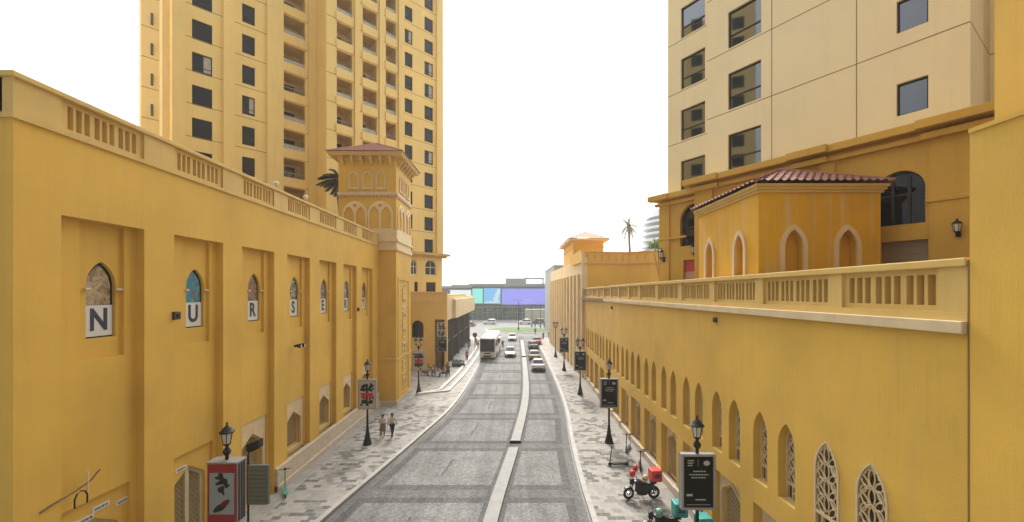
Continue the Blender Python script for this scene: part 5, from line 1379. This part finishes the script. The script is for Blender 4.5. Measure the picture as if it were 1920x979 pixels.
# delivery motorbikes: long axis along local x, front at -x
def wheel_mesh(r, wd):
    m = MB(); m.path([(r*math.cos(a), 0, r*math.sin(a)) for a in [2*math.pi*i/20 for i in range(20)]], wd, 8, True); return m.mesh('wheel', RUBBER, smooth=True)
def rim_mesh(r):
    m = MB(); m.path([(r*.78*math.cos(a), 0, r*.78*math.sin(a)) for a in [2*math.pi*i/18 for i in range(18)]], .022, 6, True)
    for i in range(5): a = i*2*math.pi/5; m.tube((0,0,0),(r*.78*math.cos(a),0,r*.78*math.sin(a)),.02,n=5)
    m.tube((0,-.06,0),(0,.06,0),.06,n=8); return m.mesh('rim', CHROME)
WHM, RIM = wheel_mesh(.255,.055), rim_mesh(.235)
def motorbike(label, x, y, rot, boxmat, paint, group='delivery motorbikes on the right pavement'):
    t = thing('delivery_motorbike', label, 'motorbike', (x,y,.1), group, rot)
    for xx in (-.66,.64): w = inst('wheel', WHM, t, (xx,0,.31), R(12) if xx < 0 else 0); inst('rim', RIM, w)
    m = MB()
    for s in (-1,1):
        m.path([(-.66,s*.09,.31),(-.5,s*.09,.72),(-.42,s*.09,.98)], .024, 6); m.path([(.64,s*.1,.31),(.2,s*.1,.36),(.05,s*.09,.5)], .022, 6); m.path([(.60,s*.11,.33),(.46,s*.12,.72)], .03, 8)
        m.path([(-.42,s*.06,.9),(-.15,s*.1,.55),(-.1,s*.09,.3),(.2,s*.09,.28)], .022, 6); m.path([(-.35,s*.05,.85),(.2,s*.1,.74),(.75,s*.12,.82)], .022, 6)
    m.path([(.1,.13,.30),(.45,.15,.28),(.85,.16,.36)], [.03,.045,.055], 8); m.path([(0,-.12,.2),(.06,-.32,.02)], .014, 5)
    inst('frame', m.mesh('frame', IRON, smooth=True), t)
    m = MB(); m.loft([[(x_,y_,z_) for y_,z_ in ((-.11,.26),(.11,.26),(.13,.42),(.09,.56),(-.09,.56),(-.13,.42))] for x_ in (-.2,.0,.2)]); m.tube((-.1,-.17,.4),(-.1,.17,.4),.09,n=10); m.tube((.12,-.16,.36),(.12,.16,.36),.10,n=10); inst('engine', m.mesh('engine', M('engine_grey', (.02,.02,.021), .4, metal=.5) if 'engine_grey' not in bpy.data.materials else bpy.data.materials['engine_grey'], smooth=True), t)
    m = MB(); m.loft([[(-.36,s*.07,z) for s,z in ((-1,.78),(1,.78),(.8,.92),(-.8,.92))],[(-.2,s*.14,z) for s,z in ((-1,.72),(1,.72),(.8,.98),(-.8,.98))],[(.0,s*.13,z) for s,z in ((-1,.70),(1,.70),(.8,.93),(-.8,.93))],[(.12,s*.08,z) for s,z in ((-1,.72),(1,.72),(.8,.84),(-.8,.84))]]); inst('fuel_tank', m.mesh('fuel_tank', paint, smooth=True), t)
    m = MB(); m.loft([[(.06,s*.1,z) for s,z in ((-1,.76),(1,.76),(1,.85),(-1,.85))],[(.3,s*.14,z) for s,z in ((-1,.74),(1,.74),(1,.83),(-1,.83))],[(.72,s*.12,z) for s,z in ((-1,.80),(1,.80),(1,.89),(-1,.89))]]); inst('seat', m.mesh('seat', BLACK), t)
    for s in (-1,1):
        m = MB(); m.prism([(-.30,.34),(-.05,.24),(.22,.26),(.34,.50),(.62,.62),(.60,.80),(.1,.76),(-.26,.74)], (), s*.13-.03, s*.13+.03); inst('side_panel', m.mesh('side_panel', paint), t)
    m = MB(); m.path([(-.28,-.36,1.07),(-.36,-.2,1.06),(-.42,0,1.0),(-.36,.2,1.06),(-.28,.36,1.07)], .017, 6); 
    for s in (-1,1): m.path([(-.33,s*.3,1.07),(-.40,s*.36,1.24)], .009, 4); m.ball((-.41,s*.37,1.28), .06, 8, 5, (.4,1,.7))
    inst('handlebar', m.mesh('handlebar', BLACK), t)
    m = MB(); m.ball((-.56,0,.92), .10, 10, 6); m.loft([[(-.62,s*.12,z) for s,z in ((-1,.80),(1,.80),(.7,1.02),(-.7,1.02))],[(-.45,s*.15,z) for s,z in ((-1,.76),(1,.76),(.7,1.12),(-.7,1.12))]]); inst('headlight', m.mesh('headlight', IRON), t); 
    m = MB(); m.ball((-.63,0,.91), .075, 10, 6, (.35,1,1)); inst('lens', m.mesh('lens', LIGHT), t)
    m = MB()
    for c, a0, a1 in ((-.66,15,150),(.64,30,165)):
        pts = [(c+.33*math.cos(R(a)), .31+.33*math.sin(R(a))) for a in range(a0, a1, 15)]
        for (xa,za),(xb,zb) in zip(pts, pts[1:]): m.add([(xa,-.08,za),(xa,.08,za),(xb,.08,zb),(xb,-.08,zb)], [(0,1,2,3)])
    inst('mudguard', m.mesh('mudguard', paint), t)
    m = MB(); m.box(.44,.98,-.27,.27,.95,1.50); b = inst('delivery_box', m.mesh('delivery_box', boxmat), t); bv = b.modifiers.new('b','BEVEL'); bv.width = .035; bv.segments = 3
    m = MB(); m.box(.58,.86,-.285,-.272,1.14,1.34); inst('badge', m.mesh('badge', M('box_badge', (.05,.025,.10), .5) if 'box_badge' not in bpy.data.materials else bpy.data.materials['box_badge']), b)
    m = MB(); m.box(.45,.95,-.18,.18,.90,.95); inst('rack', m.mesh('rack', BLACK), t)
    return t
BIKEPAINT = M('bike_black', (.015,.016,.016), .3)
motorbike('black delivery motorbike with a bright red top box and red helmets', 6.55, 20.5, R(4), RED, BIKEPAINT)
motorbike('black delivery motorbike with a teal top box and mint helmet, front of the row', 6.45, 17.35, R(-2), TEAL, BIKEPAINT)
motorbike('dark delivery motorbike with teal box half hidden below the nearest dark poster', 6.95, 16.2, R(3), TEAL, BIKEPAINT)
def helmet(label, x, y, z, mat, rot=0, s=1.0):
    t = thing('helmet', label, 'helmet', (x,y,z), 'helmets on the delivery bikes', rot)
    m = MB(); m.loft([[ (s*r*math.cos(a), s*r*.85*math.sin(a), s*zz) for a in [2*math.pi*i/12 for i in range(12)]] for r,zz in ((.11,-.12),(.145,-.06),(.155,.02),(.14,.1),(.095,.155),(.02,.175))]); inst('shell', m.mesh('shell', mat, smooth=True), t)
    m = MB(); m.ball((-.045*s,0,.0), .125*s, 10, 6, (1,1.0,.42)); inst('visor', m.mesh('visor', BLACK if mat is not TEALH else GREYMETAL, smooth=True), t)
TEALH = M('mint_helmet', (.16,.38,.30), .35); YELH = M('cream_helmet', (.60,.48,.22), .35)
helmet('red helmet with white mark on the left mirror of the red box motorbike', 6.02, 20.25, 1.48, RED)
helmet('red helmet on the far grip of the red box motorbike', 6.35, 20.85, 1.50, RED, 1.0)
helmet('red and cream helmet on the seat of the red box motorbike', 6.72, 20.45, 1.16, YELH, .5)
helmet('mint green helmet on the tank of the teal box motorbike', 6.25, 17.2, 1.17, TEALH, .4, 1.15)
# kick scooters
def scooter(label, x, y, rot, mat=None, acc=None):
    t = thing('kick_scooter', label, 'scooter', (x,y,.1), 'kick scooters left on the pavements', rot); mat = mat or IRON
    m = MB(); m.loft([[(-.42,s*.05,z) for s,z in ((-1,.14),(1,.14),(1,.2),(-1,.2))],[(-.3,s*.09,z) for s,z in ((-1,.11),(1,.11),(1,.18),(-1,.18))],[(.4,s*.09,z) for s,z in ((-1,.11),(1,.11),(1,.18),(-1,.18))],[(.5,s*.05,z) for s,z in ((-1,.13),(1,.13),(1,.2),(-1,.2))]]); m.path([(.45,0,.2),(.58,0,.29),(.68,0,.24)], .02, 5); inst('deck', m.mesh('deck', acc or mat), t)
    m = MB(); m.path([(-.40,0,.17),(-.52,0,.26),(-.40,0,1.12)], [.03,.032,.026], 8); m.path([(-.46,0,.14),(-.54,0,.24)], .04, 6); inst('stem', m.mesh('stem', acc or mat), t)
    m = MB(); m.path([(-.36,-.27,1.16),(-.40,0,1.13),(-.36,.27,1.16)], .018, 6); m.box(-.44,-.38,-.05,.05,1.1,1.2); inst('handlebar', m.mesh('handlebar', BLACK), t)
    for xx in (-.52,.52):
        m = MB(); m.path([(.095*math.cos(a),0,.095*math.sin(a)) for a in [2*math.pi*i/14 for i in range(14)]], .026, 6, True); m.tube((0,-.03,0),(0,.03,0),.06,n=10); inst('wheel', m.mesh('wheel', RUBBER), t, (xx,0,.12))
    m = MB(); m.path([(.0,.06,.11),(.02,.2,.0)], .01, 4); inst('kickstand', m.mesh('kickstand', GREYMETAL), t)
scooter('black kick scooter parked side on in front of the lamp', 6.4, 24.4, R(4))
o = scooter('black kick scooter close to the wall behind the motorbikes', 7.62, 24.1, R(75))
scooter('black kick scooter against the plinth next to the lamp base', 7.7, 26.9, R(60))
scooter('green and black kick scooter leaning by the left wall', -11.75, 21.0, R(-60), None, M('scooter_green', (.06,.26,.19), .4))
# ================================================================== PEOPLE
def skin_mesh(joints, bones, name):
    me = bpy.data.meshes.new(name); keys = list(joints); idx = {k:i for i,k in enumerate(keys)}
    me.from_pydata([joints[k][0] for k in keys], [(idx[a],idx[b]) for a,b in bones], [])
    o = bpy.data.objects.new(name, me); COL.objects.link(o); o.modifiers.new('skin','SKIN')
    for i, k in enumerate(keys):
        r = joints[k][1]; sv = me.skin_vertices[0].data[i]; sv.radius = (r, r); sv.use_root = (i == 0)
    s = o.modifiers.new('sub','SUBSURF'); s.levels = 1; s.render_levels = 1
    dg = bpy.context.evaluated_depsgraph_get(); ev = o.evaluated_get(dg); res = bpy.data.meshes.new_from_object(ev); res.name = name
    bpy.data.objects.remove(o); res.shade_smooth(); return res
def pose(kind):
    J = {'pelvis':((0,0,.95),.125),'spine':((0,0,1.13),.115),'chest':((0,.0,1.33),.145),'neck':((0,.01,1.49),.055),'head':((0,.025,1.60),.088),'top':((0,.02,1.69),.07),'nose':((0,.12,1.59),.014)}
    for s, n in ((-1,'l'),(1,'r')):
        J['hip'+n] = ((s*.095,0,.90),.092); J['sh'+n] = ((s*.18,0,1.40),.062); J['ear'+n] = ((s*.10,.02,1.60),.016)
        if kind == 'sit':
            J['kn'+n] = ((s*.11,.42,.90),.066); J['an'+n] = ((s*.11,.44,.52),.042); J['to'+n] = ((s*.11,.57,.475),.036)
            J['el'+n] = ((s*.24,.06,1.13),.044); J['wr'+n] = ((s*.18,.28,1.10),.032); J['ha'+n] = ((s*.15,.37,1.10),.034)
        else:
            f = {'walk': s*.20, 'stride': -s*.24, 'stand': s*.03}[kind]
            J['kn'+n] = ((s*.095,f*.62+.03,.50),.064); J['an'+n] = ((s*.09,f*1.15-.03,.085+abs(min(f,0))*.18),.042); J['to'+n] = ((s*.095,f*1.15+.10,.04+abs(min(f,0))*.10),.036)
            J['el'+n] = ((s*.235,-f*.5-.02,1.13),.044); J['wr'+n] = ((s*.23,-f*1.0+.06,.90),.032); J['ha'+n] = ((s*.225,-f*1.1+.09,.81),.034)
    if kind == 'sit':
        J = {k: ((p[0], p[1], p[2]-.43), r) for k, (p, r) in J.items()}
    B = [('pelvis','spine'),('spine','chest'),('chest','neck'),('neck','head'),('head','top'),('head','nose')]
    for n in 'lr': B += [('pelvis','hip'+n),('hip'+n,'kn'+n),('kn'+n,'an'+n),('an'+n,'to'+n),('chest','sh'+n),('sh'+n,'el'+n),('el'+n,'wr'+n),('wr'+n,'ha'+n),('head','ear'+n)]
    return J, B
TP = {}
for kd in ('walk','stride','stand','sit'):
    J, B = pose(kd); d = {'body': skin_mesh(J, B, 'body')}
    g_ = lambda ks, add: {k: (J[k][0], J[k][1]+add) for k in ks}
    up_ = ['chest','spine','pelvis']+[a+n for a in ('sh','el') for n in 'lr']
    d['shirt'] = skin_mesh(g_(up_, .02), [b for b in B if b[0] in up_ and b[1] in up_]+[], 'shirt')
    lo = ['pelvis']+[a+n for a in ('hip','kn','an') for n in 'lr']
    d['trousers'] = skin_mesh(g_(lo, .017), [b for b in B if b[0] in lo and b[1] in lo], 'trousers')
    h = J['top'][0]; m = MB(); m.ball((h[0], h[1]-.018, h[2]-.045), .112, 10, 7, (.92,1.0,.95)); 
    m.v = [v for v in m.v]; d['hair'] = m.mesh('hair', HAIR, smooth=True)
    m = MB(); z = J['pelvis'][0][2]; m.lathe([(.15,z+.1),(.19,z-.1),(.27,z-.42)], (0,0,0), 14); d['skirt'] = m.mesh('skirt', HAIR, smooth=True)
    TP[kd] = d
cloth = {}
def fabric(c):
    if c not in cloth: cloth[c] = M('cloth_'+str(len(cloth)), c, .85, var=.12, scale=9)
    return cloth[c]
def person(label, x, y, rot, kind, shirt, legs, scale=1.0, skirt=None, group='people on the pavements', z=.1):
    t = thing('person', label, 'person', (x,y,z), group, rot); t.scale = (scale,)*3
    for part, mt in (('body',SKIN),('shirt',fabric(shirt)),('trousers',fabric(legs)),('hair',None),('skirt',fabric(skirt) if skirt else None)):
        if part == 'skirt' and not skirt: continue
        me = TP[kind][part].copy()
        if mt: me.materials.clear(); me.materials.append(mt)
        inst(part, me, t)
    return t
person('woman in a pale top and long brown patterned skirt walking beside a man', -9.35, 29.3, R(8), 'walk', (.55,.50,.42), (.22,.15,.10), .96, (.20,.12,.085))
person('man in a light grey shirt and black trousers walking beside the woman', -8.62, 29.15, R(-6), 'stride', (.50,.48,.46), (.02,.02,.022), 1.03)
dk_, wh_, rd_, bl_ = (.02,.02,.023), (.6,.6,.58), (.42,.05,.04), (.05,.07,.16)
LBL = [('person in a red top walking away by the terrace edge on the left', -6.9, 62, 5, 'stride', rd_, dk_),
 ('person in dark clothes near the black twin lamp on the left pavement', -8.2, 51.5, 170, 'walk', dk_, (.06,.06,.07)),
 ('person in a maroon top beside the cafe tables', -7.9, 50.2, 20, 'stride', (.20,.04,.06), dk_),
 ('person in white beside the coach kerb', -6.4, 76, 0, 'walk', wh_, (.3,.28,.25)),
 ('person in black by the dark shopfront on the left', -8.3, 79, 180, 'stand', dk_, dk_),
 ('person in green by the dark shopfront on the left', -7.9, 74, 30, 'walk', (.10,.18,.06), (.1,.1,.1)),
 ('person in orange behind the person in green on the left', -7.2, 80.5, 15, 'stride', (.55,.2,.08), dk_),
 ('person in dark clothes walking beside the coach on the road', -1.75, 76, 170, 'walk', dk_, dk_),
 ('person in black robe on the right pavement, nearest of the far walkers', 8.4, 92, 170, 'walk', dk_, dk_),
 ('person in dark grey beside the black robed walker on the right', 7.0, 91, 180, 'stride', (.07,.07,.08), dk_),
 ('person in navy crossing at the right kerb end', 5.9, 103, 200, 'walk', bl_, dk_),
 ('person in white on the far right plaza', 8.3, 118, 20, 'walk', wh_, bl_),
 ('person in blue on the far right plaza', 9.6, 121, 160, 'stride', (.08,.14,.3), dk_),
 ('person in black at the left of the far right plaza group', 7.1, 124, 0, 'stand', dk_, dk_),
 ('person in beige at the back of the far right plaza', 8.8, 132, 40, 'walk', (.4,.33,.24), (.2,.2,.2)),
 ('person in dark red at the back of the far right plaza', 10.4, 128, 180, 'walk', (.2,.05,.05), dk_)]
for lab, x, y, r_, kd, sh_, lg in LBL: person(lab, x, y, R(r_), kd, sh_, lg, random.uniform(.95,1.03), None, z=.1 if y < 99 else -.05)
# outdoor cafe by the low building
def table(label, x, y):
    t = thing('cafe_table', label, 'table', (x,y,.1), 'small cafe tables by the low building')
    m = MB(); m.lathe([(.34,.72),(.36,.73),(.36,.75),(.34,.76)], n=18); inst('table_top', m.mesh('table_top', M('table_wood', (.16,.09,.05), .5) if 'table_wood' not in bpy.data.materials else bpy.data.materials['table_wood']), t)
    m = MB(); m.lathe([(.24,0),(.24,.03),(.04,.06),(.035,.72)], n=12); inst('leg', m.mesh('leg', IRON), t)
def chair_parts():
    s = MB(); s.box(-.22,.22,-.22,.22,.42,.46); b = MB(); b.box(-.22,.22,-.24,-.20,.52,.86)
    l = MB(); l.tube((0,0,0),(0,0,.42),.02,n=6); u_ = MB(); u_.tube((0,0,.42),(0,-.01,.86),.018,n=6)
    return s.mesh('seat', CHM), b.mesh('backrest', CHM), l.mesh('leg', IRON), u_.mesh('back_post', IRON)
CHM = M('chair_wicker', (.10,.055,.04), .7, var=.2, scale=20)
CP = chair_parts()
def chair(label, x, y, rot):
    t = thing('cafe_chair', label, 'chair', (x,y,.1), 'dark cafe chairs by the low building', R(rot)); inst('seat', CP[0], t); inst('backrest', CP[1], t)
    for sx in (-.19,.19):
        for sy in (-.19,.19): inst('leg', CP[2], t, (sx,sy,0))
        inst('back_post', CP[3], t, (sx,-.2,0))
for i, (x, y) in enumerate(((-10.6,51.2),(-9.1,50.6),(-10.4,54.4))):
    nm_ = ['cafe table nearest the low building wall','cafe table nearest the road','cafe table farthest down the street'][i]
    table('small round '+nm_, x, y)
    chair('dark chair on the building side of the '+nm_, x-.62, y, -90); chair('dark chair on the road side of the '+nm_, x+.62, y, 90)
person('person in pale pink seated at the cafe table nearest the wall', -11.17, 51.2, R(-90), 'sit', (.5,.3,.28), (.12,.12,.14), 1, None)
person('person in dark red seated at the cafe table nearest the road', -8.53, 50.6, R(90), 'sit', (.25,.05,.05), (.05,.05,.06), 1, None)
m = MB(); t = thing('planter', 'dark planter box with small shrub by the shopfront', 'planter', (-7.6, 57.5, .1)); m.box(-.9,.9,-.25,.25,0,.5); inst('box', m.mesh('box', FRAME_D), t)
rnd = random.Random(2); m = MB()
for i in range(160):
    p = Vector((rnd.uniform(-.85,.85), rnd.uniform(-.22,.22), rnd.uniform(.5,.95))); a = Vector((rnd.gauss(0,1),rnd.gauss(0,1),rnd.gauss(0,1))).normalized()*.12; b = a.orthogonal().normalized()*.05
    m.add([tuple(p-a),tuple(p+b),tuple(p+a),tuple(p-b)],[(0,1,2,3)])
inst('foliage', m.mesh('foliage', LEAF), t)
# round hanging sign on a pole and plain lamp post in the lawn
t = thing('sign_post', 'thin post with a dark round sign by the far left shopfront', 'sign', (-6.6, 72, .1))
m = MB(); m.tube((0,0,0),(0,0,3.4),.04,n=8); inst('pole', m.mesh('pole', IRON), t); m = MB(); m.tube((0,-.04,3.0),(0,.04,3.0),.42,n=20); inst('disc', m.mesh('disc', M('sign_maroon', (.12,.05,.06), .5)), t)
for i,(x,y,h) in enumerate(((1.8,112,8.0),(9.0,128,7.5),(6.2,126,7.0))):
    t = thing('lamp_post', ['tall thin lamp post standing in the middle of the lawn','tall dark lamp post right of the lawn in front of the hoarding','dark lamp post at the right edge of the lawn'][i], 'lamp post', (x,y,-.05 if i else .45), 'tall posts around the roundabout')
    m = MB(); m.lathe([(.22,0),(.2,.5),(.09,.8),(.06,h)], n=10); inst('pole', m.mesh('pole', IRON), t)
    m = MB(); 
    for s in (-1,1): m.path([(0,0,h-.1),(s*.5,0,h+.2),(s*1.0,0,h+.15)], .035, 5); m.ball((s*1.1,0,h+.12), .16, 8, 5, (1.3,.7,.5))
    inst('lamp_head', m.mesh('lamp_head', IRON), t)

# ================================================================== the dusty air
hz = MB(); hz.box(-120, 120, -30, 260, -1.2, 66)
ho = struct(hz.build('haze', bpy.data.materials.new('haze_air')), 'stuff')
hm = ho.data.materials[0]; hm.use_nodes = True; tn = hm.node_tree; tn.nodes.clear()
vo = tn.nodes.new('ShaderNodeVolumePrincipled'); oo = tn.nodes.new('ShaderNodeOutputMaterial'); tn.links.new(vo.outputs[0], oo.inputs['Volume'])
vo.inputs['Color'].default_value = (.93,.95,.96,1); vo.inputs['Density'].default_value = .0007; vo.inputs['Anisotropy'].default_value = .2
